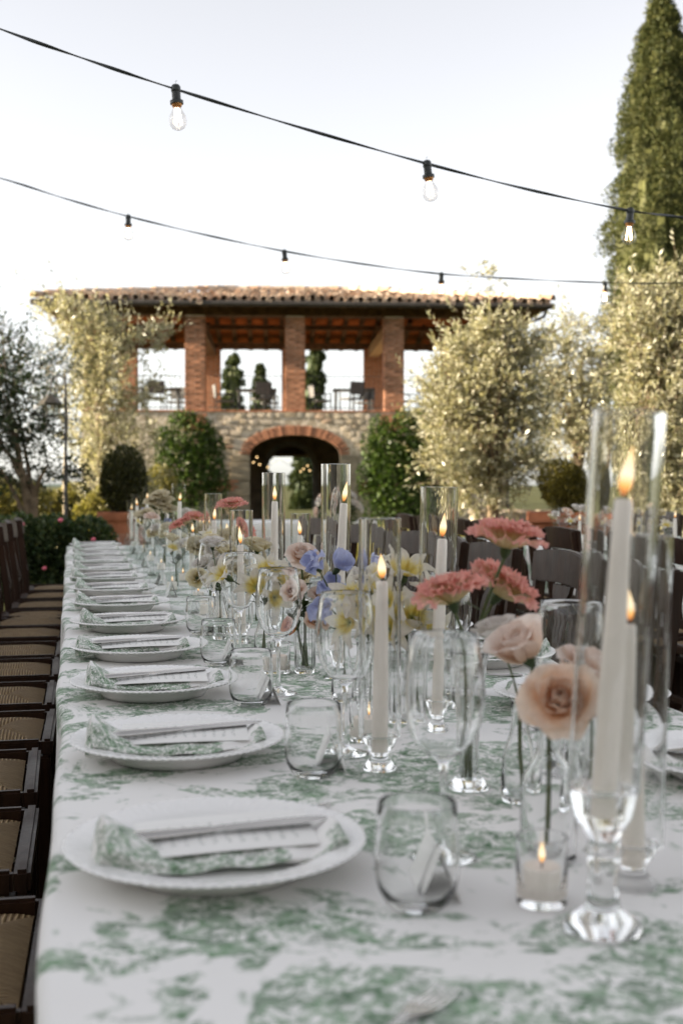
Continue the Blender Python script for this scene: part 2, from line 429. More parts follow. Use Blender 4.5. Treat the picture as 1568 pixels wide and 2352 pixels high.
# ------------------------------------------------------------------ mesh helpers
class MB:
    def __init__(s):
        s.v = []; s.f = []; s.uv = []
    def add(s, vs, fs, uv=None):
        o = len(s.v)
        s.v.extend([tuple(p) for p in vs])
        s.f.extend([tuple(i + o for i in f) for f in fs])
        s.uv.extend(uv if uv is not None else [(0, 0)] * len(vs))
        return s
    def box(s, x0, x1, y0, y1, z0, z1, mat=None):
        vs = [Vector(p) for p in ((x0, y0, z0), (x1, y0, z0), (x1, y1, z0), (x0, y1, z0), (x0, y0, z1), (x1, y0, z1), (x1, y1, z1), (x0, y1, z1))]
        if mat is not None:
            vs = [mat @ p for p in vs]
        return s.add(vs, [(0, 3, 2, 1), (4, 5, 6, 7), (0, 1, 5, 4), (1, 2, 6, 5), (2, 3, 7, 6), (3, 0, 4, 7)])
    def beam(s, a, b, w, h, up=Vector((0, 0, 1))):
        a = Vector(a); b = Vector(b)
        d = (b - a); L = d.length; d.normalize()
        x = d.cross(up)
        if x.length < 1e-4:
            x = d.cross(Vector((0, 1, 0)))
        x.normalize(); z = x.cross(d)
        mt = Matrix((x, d, z)).transposed().to_4x4(); mt.translation = a
        return s.box(-w / 2, w / 2, 0, L, -h / 2, h / 2, mt)
    def lathe(s, prof, seg=32, closed=False, mat=None):
        """prof: list of (r,z); closed joins last to first; points with r=0 make poles"""
        n = len(prof); vs = []; idx = []
        for (r, z) in prof:
            if r < 1e-6:
                idx.append([len(vs)] * seg); vs.append(Vector((0, 0, z)))
            else:
                idx.append(list(range(len(vs), len(vs) + seg)))
                vs += [Vector((r * math.cos(2 * math.pi * k / seg), r * math.sin(2 * math.pi * k / seg), z)) for k in range(seg)]
        fs = []
        for i in range(n if closed else n - 1):
            a, b = idx[i], idx[(i + 1) % n]
            for k in range(seg):
                q = [a[k], a[(k + 1) % seg], b[(k + 1) % seg], b[k]]
                q2 = []
                for t in q:
                    if t not in q2: q2.append(t)
                if len(q2) >= 3: fs.append(tuple(q2))
        if mat is not None: vs = [mat @ p for p in vs]
        return s.add(vs, fs)
    def tube(s, pts, rad, seg=8, cap=True, flat=1.0, twist=0.0):
        pts = [Vector(p) for p in pts]; n = len(pts)
        if not hasattr(rad, '__len__'): rad = [rad] * n
        vs = []; prev = None
        for i, p in enumerate(pts):
            d = (pts[min(i + 1, n - 1)] - pts[max(i - 1, 0)]).normalized()
            if prev is None:
                ref = Vector((0, 0, 1)) if abs(d.z) < .9 else Vector((1, 0, 0))
                x = d.cross(ref).normalized()
            else:
                x = (prev - d * prev.dot(d)).normalized()
            prev = x; y = d.cross(x)
            for k in range(seg):
                a = 2 * math.pi * k / seg
                cx, cy_ = math.cos(a) * rad[i], math.sin(a) * rad[i] * flat
                t = twist * i
                vs.append(p + x * (cx * math.cos(t) - cy_ * math.sin(t)) + y * (cx * math.sin(t) + cy_ * math.cos(t)))
        fs = [(i * seg + k, i * seg + (k + 1) % seg, (i + 1) * seg + (k + 1) % seg, (i + 1) * seg + k) for i in range(n - 1) for k in range(seg)]
        if cap:
            fs.append(tuple(range(seg - 1, -1, -1))); fs.append(tuple((n - 1) * seg + k for k in range(seg)))
        return s.add(vs, fs)
    def grid(s, fn, nu, nv, wrap=False):
        vs = []; uv = []
        for j in range(nv + 1):
            for i in range(nu + (0 if wrap else 1)):
                vs.append(Vector(fn(i / nu, j / nv))); uv.append((i / nu, j / nv))
        w = nu if wrap else nu + 1
        fs = [(j * w + i, j * w + (i + 1) % w, (j + 1) * w + (i + 1) % w, (j + 1) * w + i) for j in range(nv) for i in range(nu)]
        return s.add(vs, fs, uv)
    def mesh(s, name, mat, smooth=False, bevel=0.0, bseg=2, solid=0.0):
        me = bpy.data.meshes.new(name)
        me.from_pydata(s.v, [], s.f)
        if any(u != (0, 0) for u in s.uv):
            ul = me.uv_layers.new(name='UVMap')
            li = np.zeros(len(me.loops), dtype=np.int32); me.loops.foreach_get('vertex_index', li)
            ul.data.foreach_set('uv', np.array(s.uv, dtype=np.float32)[li].ravel())
        if bevel:
            bm = bmesh.new(); bm.from_mesh(me)
            bmesh.ops.bevel(bm, geom=list(bm.edges), offset=bevel, segments=bseg, affect='EDGES', clamp_overlap=True)
            bm.to_mesh(me); bm.free()
        me.materials.append(M[mat])
        if smooth:
            me.polygons.foreach_set('use_smooth', [True] * len(me.polygons))
            me.set_sharp_from_angle(angle=R(42))
        me.update()
        return me

def ob(name, me, parent=None, loc=None, rot=None, mw=None, scale=None):
    o = bpy.data.objects.new(name, me)
    C.objects.link(o)
    if parent is not None: o.parent = parent
    if mw is not None: o.matrix_basis = mw
    if loc is not None: o.location = loc
    if rot is not None: o.rotation_euler = rot
    if scale is not None: o.scale = scale
    return o

def tag(o, label, cat, group=None):
    o['label'] = label; o['category'] = cat
    if group: o['group'] = group
    return o

def thing(name, label, cat, loc=(0, 0, 0), rotz=0.0, group=None):
    o = bpy.data.objects.new(name, None)
    o.empty_display_size = .05
    C.objects.link(o)
    o.location = loc; o.rotation_euler = (0, 0, rotz)
    return tag(o, label, cat, group)

def copy_tree(o, parent=None):
    c = o.copy(); C.objects.link(c)
    if parent is not None: c.parent = parent
    for ch in list(o.children): copy_tree(ch, c)
    return c

def struct(name, me):
    o = ob(name, me); o['kind'] = 'structure'; return o

ORD = ['first', 'second', 'third', 'fourth', 'fifth', 'sixth', 'seventh', 'eighth', 'ninth', 'tenth', 'eleventh', 'twelfth', 'thirteenth', 'fourteenth',
       'fifteenth', 'sixteenth', 'seventeenth', 'eighteenth', 'nineteenth', 'twentieth'] + ['twenty-' + w for w in ('first', 'second', 'third', 'fourth', 'fifth', 'sixth', 'seventh', 'eighth', 'ninth')] + ['thirtieth'] + ['thirty-' + w for w in ('first', 'second', 'third', 'fourth', 'fifth', 'sixth', 'seventh', 'eighth', 'ninth')]

def npmesh(name, V, F, mat, smooth=False):
    me = bpy.data.meshes.new(name)
    V = np.asarray(V, dtype=np.float32); F = np.asarray(F, dtype=np.int32); k = F.shape[1]
    me.vertices.add(len(V)); me.vertices.foreach_set('co', V.ravel())
    me.loops.add(F.size); me.loops.foreach_set('vertex_index', F.ravel())
    me.polygons.add(len(F)); me.polygons.foreach_set('loop_start', np.arange(0, F.size, k, dtype=np.int32))
    me.materials.append(M[mat])
    me.update(calc_edges=True)
    if smooth: me.polygons.foreach_set('use_smooth', [True] * len(F))
    return me

def unit(a):
    return a / (np.linalg.norm(a, axis=-1, keepdims=True) + 1e-9)

def leaf_quads(P, D, L, Wd, up=None):
    """diamond leaves folded along the midrib: P base, D direction"""
    n = len(P)
    rv = unit(RNG.normal(size=(n, 3)))
    Sd = unit(np.cross(D, rv)); N = np.cross(Sd, D)
    L = np.broadcast_to(L, (n,))[:, None]; Wd = np.broadcast_to(Wd, (n,))[:, None]
    a = P; b = P + D * L * .5 + Sd * Wd * .5 + N * Wd * .15; c = P + D * L; d = P + D * L * .5 - Sd * Wd * .5 + N * Wd * .15
    V = np.stack([a, b, c, d], 1).reshape(-1, 3)
    F = np.arange(4 * n).reshape(n, 4)
    return V, F

AX = np.array([list(RT), list(FH), [0, 0, 1]])
def blob_points(blobs, Z, n, depth=.8, shell=.42):
    """points in ellipsoids given in pixels at depth Z; returns points and outward directions"""
    k = Z / FPX
    w = np.array([b[4] if len(b) > 4 else b[2] * b[3] for b in blobs], float); w /= w.sum()
    ch = RNG.choice(len(blobs), n, p=w)
    cen = np.array([list(PX(b[0], b[1], Z + (b[5] if len(b) > 5 else 0))) for b in blobs])
    rad = np.array([(b[2] * k, depth * k * (b[2] + b[3]) / 2 if b[3] < 2.2 * b[2] else depth * k * b[2] * 1.2, b[3] * k) for b in blobs])
    d = unit(RNG.normal(size=(n, 3)))
    r = RNG.random(n) ** shell
    loc = d * r[:, None] * rad[ch]
    P = cen[ch] + loc @ AX
    O = unit((d / rad[ch]) @ AX)
    return P, O

def sprigs(P, D, nl, slen, L, Wd, rngs=(.7, 1.25)):
    """leafy twigs: pairs of leaves along each twig"""
    n = len(P)
    t = np.linspace(.08, 1.0, nl)
    sl = slen * RNG.uniform(.45, 1.15, n) * np.where(RNG.random(n) < .24, 2.1, 1.0)
    base = P[:, None, :] + D[:, None, :] * (t[None, :] * sl[:, None])[..., None]
    droop = np.zeros_like(base); droop[..., 2] = -(t ** 2)[None, :] * (sl * RNG.uniform(-.25, .35, n))[:, None]
    base = (base + droop).reshape(-1, 3)
    rv = unit(RNG.normal(size=(n * nl, 3)))
    dd = unit(np.repeat(D, nl, 0) * .75 + rv * .8)
    V, F = leaf_quads(base, dd, L * RNG.uniform(*rngs, n * nl), Wd * RNG.uniform(*rngs, n * nl))
    # twigs as thin three-sided slivers
    tip = P + D * sl[:, None]; tip[:, 2] -= 0
    return V, F, P, tip

def sliver(A, B, r):
    n = len(A)
    d = unit(B - A); x = unit(np.cross(d, unit(RNG.normal(size=(n, 3))))); y = np.cross(d, x)
    vs = []
    for k in range(3):
        a = 2 * math.pi * k / 3
        o = (x * math.cos(a) + y * math.sin(a)) * r
        vs.append(A + o); vs.append(B + o * .4)
    V = np.stack(vs, 1).reshape(-1, 3)
    F = np.array([[i * 6 + 2 * k, i * 6 + (2 * k + 2) % 6, i * 6 + (2 * k + 3) % 6, i * 6 + 2 * k + 1] for i in range(n) for k in range(3)])
    return V, F

def tree(name, label, cat, foot, trunk_top, blobs, Z, nspr, nl, slen, L, Wd, leaf, bark, trunk_r=.09, upbias=.35, limbs=9, group=None, depth=.8):
    root = thing(name, label, cat, foot, 0, group)
    o3 = np.array(list(root.location))
    Pc, Oc = blob_points(blobs, Z, nspr // 9, depth)
    P = np.repeat(Pc, 9, 0); O = np.repeat(Oc, 9, 0)
    P = P + RNG.normal(size=P.shape) * .085 * (Z / 15)
    D = unit(O * .6 + RNG.normal(size=P.shape) * .45 + np.array([0, 0, upbias]))
    V, F, a, b = sprigs(P, D, nl, slen, L, Wd)
    ob('crown', npmesh('crown', V - o3, F, leaf), root)
    mb = MB()
    ft = Vector(foot); tt = Vector(trunk_top)
    mid = (ft + tt) / 2 + Vector((random.uniform(-.08, .08), random.uniform(-.08, .08), 0))
    q = [ft + Vector((0, 0, -.05)), ft.lerp(mid, .4), mid, mid.lerp(tt, .5) + Vector((.03, 0, 0)), tt]
    mb.tube([p - Vector(foot) for p in q], [trunk_r * 1.5, trunk_r * 1.05, trunk_r * .9, trunk_r * .75, trunk_r * .6], 9)
    ob('trunk', mb.mesh('trunk', bark, True), root)
    mb = MB()
    idx = RNG.choice(len(P), limbs, replace=False)
    for i in idx:
        e = Vector(P[i])
        m1 = tt.lerp(e, .5) + Vector((random.uniform(-.15, .15), random.uniform(-.15, .15), random.uniform(-.05, .2)))
        st = mid.lerp(tt, random.uniform(.2, 1.0))
        mb.tube([p - Vector(foot) for p in (st, st.lerp(m1, .5) + Vector((0, 0, .05)), m1, e)], [trunk_r * .45, trunk_r * .32, trunk_r * .2, trunk_r * .07], 6)
    ob('limbs', mb.mesh('limbs', bark, True), root)
    V, F = sliver(a - o3, b - o3, .0035)
    ob('twigs', npmesh('twigs', V, F, bark), root)
    return root

def bush(name, label, cat, foot, blobs, Z, n, L, Wd, leaf, upbias=.3, depth=.8, group=None, spread=.7, shell=.3):
    root = thing(name, label, cat, foot, 0, group)
    o3 = np.array(list(root.location))
    P, O = blob_points(blobs, Z, n, depth, shell)
    P[:, 2] = np.maximum(P[:, 2], .02)
    D = unit(O * .7 + RNG.normal(size=P.shape) * spread + np.array([0, 0, upbias]))
    V, F = leaf_quads(P, D, L * RNG.uniform(.6, 1.3, n), Wd * RNG.uniform(.6, 1.3, n))
    ob('foliage', npmesh('foliage', V - o3, F, leaf), root)
    mb = MB()
    for i in range(7):
        e = Vector(P[RNG.integers(n)]) - root.location
        mb.tube([Vector((random.uniform(-.05, .05), random.uniform(-.05, .05), -.03)), e * .5 + Vector((0, 0, .05)), e], [.014, .01, .004], 5)
    ob('stems', mb.mesh('stems', 'bark', True), root)
    return root

# ------------------------------------------------------------------ ground, far land
mb = MB(); mb.add([(-900, -900, 0), (900, -900, 0), (900, 900, 0), (-900, 900, 0)], [(0, 1, 2, 3)])
struct('ground', mb.mesh('ground', 'lawn'))
mb = MB()
def hill(u, v):
    a = (u - .5) * 2.6
    r = 380 + 330 * v
    z = (2.4 + .5 * math.sin(u * 17) + .3 * math.sin(u * 41 + 1)) * math.sin(min(1, v * 1.3) * math.pi / 2) - 2
    return (r * math.sin(a + .15), r * math.cos(a + .15), z)
mb.grid(hill, 60, 8)
struct('hills', mb.mesh('hills', 'hill', True))
# brick edging of the terrace by the rose bushes
edge = struct('terrace', MB().box(-3.2, 5.2, -3, 8.9, .004, .03).mesh('terrace', 'gravel'))
mb = MB().box(-.115, .115, -.055, .055, 0, .07).mesh('brick', 'brick', bevel=.006, bseg=1)
for i in range(34):
    ob('brick', mb, edge, (-3.1 + i * .245, 8.965 + random.uniform(-.006, .006), .004 + random.uniform(0, .008)), (0, 0, random.uniform(-.03, .03)))

# ------------------------------------------------------------------ the loggia
BO = PX(678, 1111, 30.0); BO.z = 0
BROT = -(YAW - R(3.3))
loggia = thing('loggia_building', 'two-storey stone and brick loggia with tiled hip roof and arched passage', 'building', BO, BROT)
def part(name, mb, mat, parent=loggia, **k):
    return ob(name, mb.mesh(name, mat, k.pop('smooth', False), k.pop('bevel', 0.0)), parent, **k)
HX, FLZ, DEP = 5.3, 2.93, 7.4
A_IN, B_IN, A_OUT, B_OUT, SPR = 1.13, .50, 1.37, .74, 1.86
# front wall with arch hole
mb = MB()
T = .45
mb.box(-HX, -A_OUT, 0, T, -.2, FLZ); mb.box(A_OUT, HX, 0, T, -.2, FLZ)
N = 28
ring = [(A_OUT * math.cos(math.pi * k / N), SPR + B_OUT * math.sin(math.pi * k / N)) for k in range(N + 1)]
for k in range(N):
    (xa, za), (xb, zb) = ring[k], ring[k + 1]
    vs = [(xb, 0, zb), (xa, 0, za), (xa, 0, FLZ), (xb, 0, FLZ), (xb, T, zb), (xa, T, za), (xa, T, FLZ), (xb, T, FLZ)]
    mb.add(vs, [(0, 1, 2, 3), (7, 6, 5, 4), (0, 4, 5, 1)])
wall = part('wall', mb, 'rubble_wall')
# rubble stones proud of the mortar
stone_meshes = []
for k in range(9):
    bm = bmesh.new()
    bmesh.ops.create_cube(bm, size=1.0)
    bmesh.ops.subdivide_edges(bm, edges=bm.edges[:], cuts=1, use_grid_fill=True)
    for v_ in bm.verts:
        c_ = v_.co
        r_ = Vector((c_.x, 0, c_.z))
        mxx = max(abs(c_.x), abs(c_.z))
        f_ = .5 / max(r_.length, .5) if r_.length > .5 else 1.0
        f_ = .55 * f_ + .45
        v_.co = Vector((c_.x * f_ * random.uniform(.86, 1.08), c_.y * (1 if mxx < .4 else .8) * random.uniform(.8, 1.1), c_.z * f_ * random.uniform(.86, 1.08)))
    me = bpy.data.meshes.new('stone'); bm.to_mesh(me); bm.free()
    me.materials.append(M['rubble_stone']); stone_meshes.append(me)
z = .05; cnt = 0
while z < FLZ - .12:
    h = random.uniform(.10, .17)
    x = -2.9 + random.uniform(0, .2)
    while x < 2.7:
        w_ = random.uniform(.13, .34)
        cx, cz = x + w_ / 2, z + h / 2
        inarch = (cz < SPR + .1 and abs(cx) < A_OUT + .42 + w_ / 2) if cz < SPR + .1 else ((cx / (A_OUT + .12 + w_ / 2)) ** 2 + ((cz - SPR) / (B_OUT + .08 + h / 2)) ** 2 < 1)
        inpil = any(abs(cx - p) < .33 + w_ / 2 for p in (-2.5, 2.5)) and cz > 2.45
        if not inarch and not inpil and cnt < 298 and random.random() < .9:
            ob('stone', random.choice(stone_meshes), wall, (cx, -.004, cz + random.uniform(-.03, .03)), (0, random.uniform(-.15, .15), 0), scale=(w_ * .92, .07, h * .88)); cnt += 1
        x += w_ + random.uniform(.0, .05)
    z += h + .015
# brick teeth of the pillars in the wall, and loose brick patches
bk = MB().box(-.145, .145, -.07, .07, 0, .062).mesh('brick', 'brick', bevel=.006, bseg=1)
bkh = MB().box(-.155, .155, -.068, .068, 0, .062).mesh('brick', 'brick', bevel=.006, bseg=1)
for p in (-2.5, 2.5):
    for i in range(6):
        for sx in ((-.15, .15) if i % 2 else (-.2, .1)):
            ob('brick', bk, wall, (p + sx + random.uniform(-.01, .01), .04, 2.46 + i * .073), (0, 0, random.uniform(-.02, .02)))
for (cx, cz) in ((-1.82, .95), (1.85, .9)):
    for i in range(4):
        for sx in (-.15, .15):
            ob('brick', bk, wall, (cx + sx + (.1 if i % 2 else 0), .035, cz + i * .073), (0, random.uniform(-.03, .03), 0))
# arch of bricks set on edge
core = MB()
for k in range(N):
    a0, a1 = math.pi * k / N, math.pi * (k + 1) / N
    q = []
    for yy in (.012, T - .01):
        q += [((A_IN + .005) * math.cos(a0), yy, SPR + (B_IN + .005) * math.sin(a0)), ((A_IN + .005) * math.cos(a1), yy, SPR + (B_IN + .005) * math.sin(a1)),
              (A_OUT * math.cos(a1), yy, SPR + B_OUT * math.sin(a1)), (A_OUT * math.cos(a0), yy, SPR + B_OUT * math.sin(a0))]
    core.add(q, [(0, 1, 2, 3), (7, 6, 5, 4), (0, 4, 5, 1)])
arch = part('arch', core, 'mortar')
vb = MB().box(-.031, .031, -.02, .2, 0, .245).mesh('brick', 'arch_brick', bevel=.005, bseg=1)
# equal steps along the ellipse
tt_ = np.linspace(0, math.pi, 800)
ex, ez = A_IN * np.cos(tt_), B_IN * np.sin(tt_)
sarc = np.concatenate([[0], np.cumsum(np.hypot(np.diff(ex), np.diff(ez)))])
NB = 42
for k in range(NB):
    t_ = np.interp((k + .5) / NB * sarc[-1], sarc, tt_)
    nx, nz = math.cos(t_) / A_IN, math.sin(t_) / B_IN
    nx, nz = nx * .5 + math.cos(t_) * .5, nz * .5 + math.sin(t_) * .5
    ob('brick', vb, arch, (A_IN * math.cos(t_), random.uniform(-.008, .006), SPR + B_IN * math.sin(t_)), (0, math.atan2(nx, nz) + random.uniform(-.02, .02), 0), scale=(1, 1, random.uniform(.95, 1.02)))
# dressed stone jambs
for sx in (-1, 1):
    zz = 0.0
    while zz < SPR - .05:
        h = min(random.uniform(.34, .5), SPR - zz)
        w_ = random.uniform(.42, .6)
        ob('jamb_stone', MB().box(-w_ / 2, w_ / 2, 0, .42, 0.006, h - .008).mesh('jamb_stone', 'ashlar', bevel=.012), loggia, (sx * (A_IN + w_ / 2 + random.uniform(0, .015)), -.03, zz))
        zz += h
# passage: side walls, ceiling with joists, rear wall with arched doorway
mb = MB(); mb.box(-3.2, -3.0, T, DEP, 0, 2.8); mb.box(3.0, 3.2, T, DEP, 0, 2.8)
part('passage_wall', mb, 'rear_plaster')
mb = MB(); mb.box(-HX, -HX + .4, T, DEP + .4, -.2, FLZ); mb.box(HX - .4, HX, T, DEP + .4, -.2, FLZ)
part('side_wall', mb, 'rubble_wall')
for k in range(11):
    part('joist', MB().box(-3.0, 3.0, .9 + k * .6, 1.02 + k * .6, 2.55, 2.72), 'beam_wood')
RA, RSP = .72, 1.60
mb = MB()
mb.box(-HX + .4, -RA, DEP, DEP + .4, -.2, FLZ); mb.box(RA, HX - .4, DEP, DEP + .4, -.2, FLZ)
rr = [(RA * math.cos(math.pi * k / 20), RSP + RA * math.sin(math.pi * k / 20)) for k in range(21)]
for k in range(20):
    (xa, za), (xb, zb) = rr[k], rr[k + 1]
    mb.add([(xb, DEP, zb), (xa, DEP, za), (xa, DEP, FLZ), (xb, DEP, FLZ), (xb, DEP + .4, zb), (xa, DEP + .4, za), (xa, DEP + .4, FLZ), (xb, DEP + .4, FLZ)], [(0, 1, 2, 3), (7, 6, 5, 4), (0, 4, 5, 1)])
part('rear_wall', mb, 'rear_plaster')
mb = MB()
for k in range(20):
    a0, a1 = math.pi * k / 20, math.pi * (k + 1) / 20
    q = []
    for yy in (DEP - .06, DEP + .1):
        for (rad, a) in ((RA - .02, a0), (RA - .02, a1), (RA + .15, a1), (RA + .15, a0)):
            q.append((rad * math.cos(a), yy, RSP + rad * math.sin(a)))
    mb.add(q, [(0, 1, 2, 3), (7, 6, 5, 4), (0, 4, 5, 1), (3, 2, 6, 7)])
for sx in (-1, 1):
    mb.box(min(sx * (RA - .02), sx * (RA + .15)), max(sx * (RA - .02), sx * (RA + .15)), DEP - .06, DEP + .1, 0, RSP)
part('door_surround', mb, 'grey_stone')
part('door_lintel', MB().box(-RA, RA, DEP + .12, DEP + .24, 1.98, 2.06), 'tan_beam')
mb = MB()
for k in range(20):
    a0, a1 = math.pi * k / 20, math.pi * (k + 1) / 20
    mb.add([(0, DEP + .2, RSP + .46), (RA * math.cos(a0), DEP + .2, max(RSP + .46, RSP + RA * math.sin(a0))), (RA * math.cos(a1), DEP + .2, max(RSP + .46, RSP + RA * math.sin(a1)))], [(0, 1, 2)])
part('fanlight', mb, 'beam_wood')
# upper floor
part('floor_slab', MB().box(-HX, HX, 0.02, DEP + .4, FLZ - .16, FLZ - .002), 'rear_plaster')
fb = MB().box(-.145, .145, -.03, .14, 0, .045).mesh('brick', 'arch_brick', bevel=.005, bseg=1)
for k in range(36):
    ob('brick', fb, wall, (-HX + .15 + k * .2945, random.uniform(-.012, .004), FLZ + .001), (0, 0, random.uniform(-.02, .02)))
# front pillars, brick by brick
PXS = (-5.0, -2.5, 0.0, 2.5, 5.0)
PZ0, PZ1 = FLZ + .048, 5.36
NC = int((PZ1 - PZ0) / .073)
for p in PXS:
    pil = part('pillar', MB().box(-.235, .235, -.235, .235, 0, PZ1 - PZ0), 'mortar', loc=(p, .32, PZ0))
    for i in range(NC):
        zz = i * .073 + .004
        if i % 2:
            sp_ = [(-.148, -.225, 0, bk), (.148, -.225, 0, bk), (-.148, .225, 0, bk), (.148, .225, 0, bk), (-.225, 0, 90, bk), (.225, 0, 90, bk)]
        else:
            sp_ = [(-.225, -.148, 90, bk), (-.225, .148, 90, bk), (.225, -.148, 90, bk), (.225, .148, 90, bk), (0, -.226, 0, bkh), (0, .226, 0, bkh)]
        for (x, y, a, me) in sp_:
            ob('brick', me, pil, (x * .865 + random.uniform(-.005, .005), y * .865 + random.uniform(-.005, .005), zz), (0, 0, R(a) + random.uniform(-.02, .02)), scale=(.865, .865, 1))
for p in (-5.0, -2.45, .0, 2.55, 5.0):
    part('rear_pillar', MB().box(-.28, .28, -.28, .28, 0, 5.3 - FLZ), 'brickwork', loc=(p, DEP - .3, FLZ + .002))
# beams and trusses
part('front_lintel', MB().box(-HX, HX, .12, .5, PZ1 + .002, PZ1 + .2), 'beam_wood')
part('rear_lintel', MB().box(-HX, HX, DEP - .5, DEP - .1, 5.302, 5.47), 'beam_wood')
for p in (-5.0, -2.45, .0, 2.55, 5.0):
    part('cross_beam', MB().box(p - .15, p + .15, .63, DEP - .6, 5.06, 5.36), 'tan_beam' if p == 2.55 else 'beam_wood')  # the tan one has the light on its side put into its colour
    for s_ in (-1, 1):
        part('truss_strut', MB().beam((p, DEP / 2 + s_ * .1, 5.5), (p, DEP / 2 + s_ * 1.9, 5.85), .12, .14), 'beam_wood')
part('purlin', MB().box(-HX - .8, HX + .8, 1.7, 1.88, 5.70, 5.84), 'beam_wood')
part('purlin', MB().box(-HX - .8, HX + .8, DEP - 1.9, DEP - 1.72, 5.70, 5.84), 'beam_wood')
part('ridge_beam', MB().box(-2.2, 2.2, DEP / 2 - .09, DEP / 2 + .09, 6.1, 6.28), 'beam_wood')
# roof: hip
EX, EY0, EY1, EZ, RZ = 6.3, -1.0, DEP + 1.0, 5.50, 6.46
YM = (EY0 + EY1) / 2
SLP = (RZ - EZ) / (YM - EY0)
RX = EX - (YM - EY0)
def hip(off):
    z0, z1 = EZ + off, RZ + off
    return [(-EX, EY0, z0), (EX, EY0, z0), (EX, EY1, z0), (-EX, EY1, z0), (-RX, YM, z1), (RX, YM, z1)]
mb = MB(); mb.add(hip(0.06), [(0, 1, 5, 4), (1, 2, 5), (2, 3, 4, 5), (3, 0, 4)])
roof = part('roof', mb, 'roof_tile')
# terracotta planks of the underside, laid between the rafters, and the rafters
def slope_z(x, y):
    d = min(y - EY0, EY1 - y, EX - abs(x))
    return EZ + SLP * d
mb = MB(); mb.add(hip(-.0), [(4, 5, 1, 0), (5, 2, 1), (5, 4, 3, 2), (4, 0, 3)])
part('roof_planks', mb, 'plank_terracotta')
for k in range(26):
    x = -EX + .25 + k * .48
    if abs(x) > EX - .1: continue
    top = min(YM, EY0 + (EX - abs(x)))
    part('rafter', MB().beam((x, EY0 + .06, slope_z(x, EY0 + .06) - .06), (x, top, slope_z(x, top) - .06), .13, .13), 'beam_wood')
    part('rafter', MB().beam((x, EY1 - .06, slope_z(x, EY1 - .06) - .06), (x, EY1 + EY0 - top, slope_z(x, top) - .06), .13, .13), 'beam_wood')
mb = MB()
mb.add([(-EX + .02, EY0 + .02, EZ - .004 + .02 * SLP), (EX - .02, EY0 + .02, EZ - .004 + .02 * SLP), (EX - 1.3, .3, EZ - .004 + 1.3 * SLP), (-EX + 1.3, .3, EZ - .004 + 1.3 * SLP)], [(3, 2, 1, 0)])
for sx in (-1, 1):
    q = [(sx * (EX - .02), EY0 + .02, EZ - .004 + .02 * SLP), (sx * (EX - .02), EY1 - .02, EZ - .004 + .02 * SLP), (sx * (EX - 1.3), EY1 - 1.3, EZ - .004 + 1.3 * SLP), (sx * (EX - 1.3), .3, EZ - .004 + 1.3 * SLP)]
    mb.add(q, [(0, 1, 2, 3) if sx < 0 else (3, 2, 1, 0)])
part('eave_boards', mb, 'beam_wood')
# gutter and downpipe
part('gutter', MB().tube([(-EX - .02, EY0 - .06, EZ - .02), (0, EY0 - .06, EZ - .015), (EX + .02, EY0 - .06, EZ - .025)], .075, 10), 'gutter_metal', smooth=True)
part('downpipe', MB().tube([(EX - .15, EY0 - .02, EZ - .06), (EX - .2, EY0 + .15, EZ - .25), (HX + .06, -.08, EZ - .55), (HX + .06, -.08, .1)], .045, 8), 'gutter_metal', smooth=True)
# pantiles
def tile_v(w0, w1, L, th=.018, n=6):
    vs = []; fs = []
    for (yy, w_) in ((0, w0), (L, w1)):
        for rr_ in (w_ / 2, w_ / 2 - th):
            for k in range(n + 1):
                a = math.pi * k / n
                vs.append((rr_ * math.cos(a), yy, rr_ * math.sin(a) * 1.1))
    m_ = n + 1
    for k in range(n):
        fs.append((k, k + 1, 2 * m_ + k + 1, 2 * m_ + k))
        fs.append((m_ + k, 3 * m_ + k, 3 * m_ + k + 1, m_ + k + 1))
        fs.append((k, m_ + k, m_ + k + 1, k + 1))
    return vs, fs
tv, tf = tile_v(.215, .165, .47)
tile_me = MB().add(tv, tf).mesh('roof_tile', 'roof_tile', True)
chv = [(x, y, -z + .06) for (x, y, z) in tile_v(.145, .19, .46)[0]]
PIT, EXPO = .235, .37
ang = math.atan(SLP)
ncol = int(2 * EX / PIT)
stuff = MB(); made = 0
for r_ in range(14):
    for k in range(ncol):
        x = -EX + PIT * (k + .5) + random.uniform(-.014, .014)
        y = EY0 - .08 + r_ * EXPO * math.cos(ang) + random.uniform(-.03, .03) + .03 * math.sin(k * .7)
        if y > YM or (y - EY0) > EX - abs(x) + .05: continue
        z = EZ + .075 + (y - EY0) * SLP + random.uniform(-.014, .022) + .025 * math.sin(x * 1.1 + 1) + .015 * math.sin(x * 3.1)
        rot = Euler((ang - .05 + random.uniform(-.035, .035), random.uniform(-.2, .2), random.uniform(-.13, .13)))
        if made < 296 and r_ < 5:
            ob('roof_tile', tile_me, roof, (x, y, z), rot); made += 1
        else:
            mt = Matrix.Translation((x, y, z)) @ rot.to_matrix().to_4x4()
            stuff.add([mt @ Vector(p) for p in tv], tf)
        # channel tile between
        mt = Matrix.Translation((x + PIT / 2, y, z - .03)) @ rot.to_matrix().to_4x4()
        stuff.add([mt @ Vector(p) for p in chv], tf)
for k in range(34):                                     # ridge and hips
    x = -RX + (2 * RX) * k / 10
    if k < 11:
        mt = Matrix.Translation((x, YM, RZ + .09 + random.uniform(-.01, .03))) @ Euler((0, 0, R(90) + random.uniform(-.1, .1))).to_matrix().to_4x4()
        stuff.add([mt @ (Vector(p) * 1.25) for p in tv], tf)
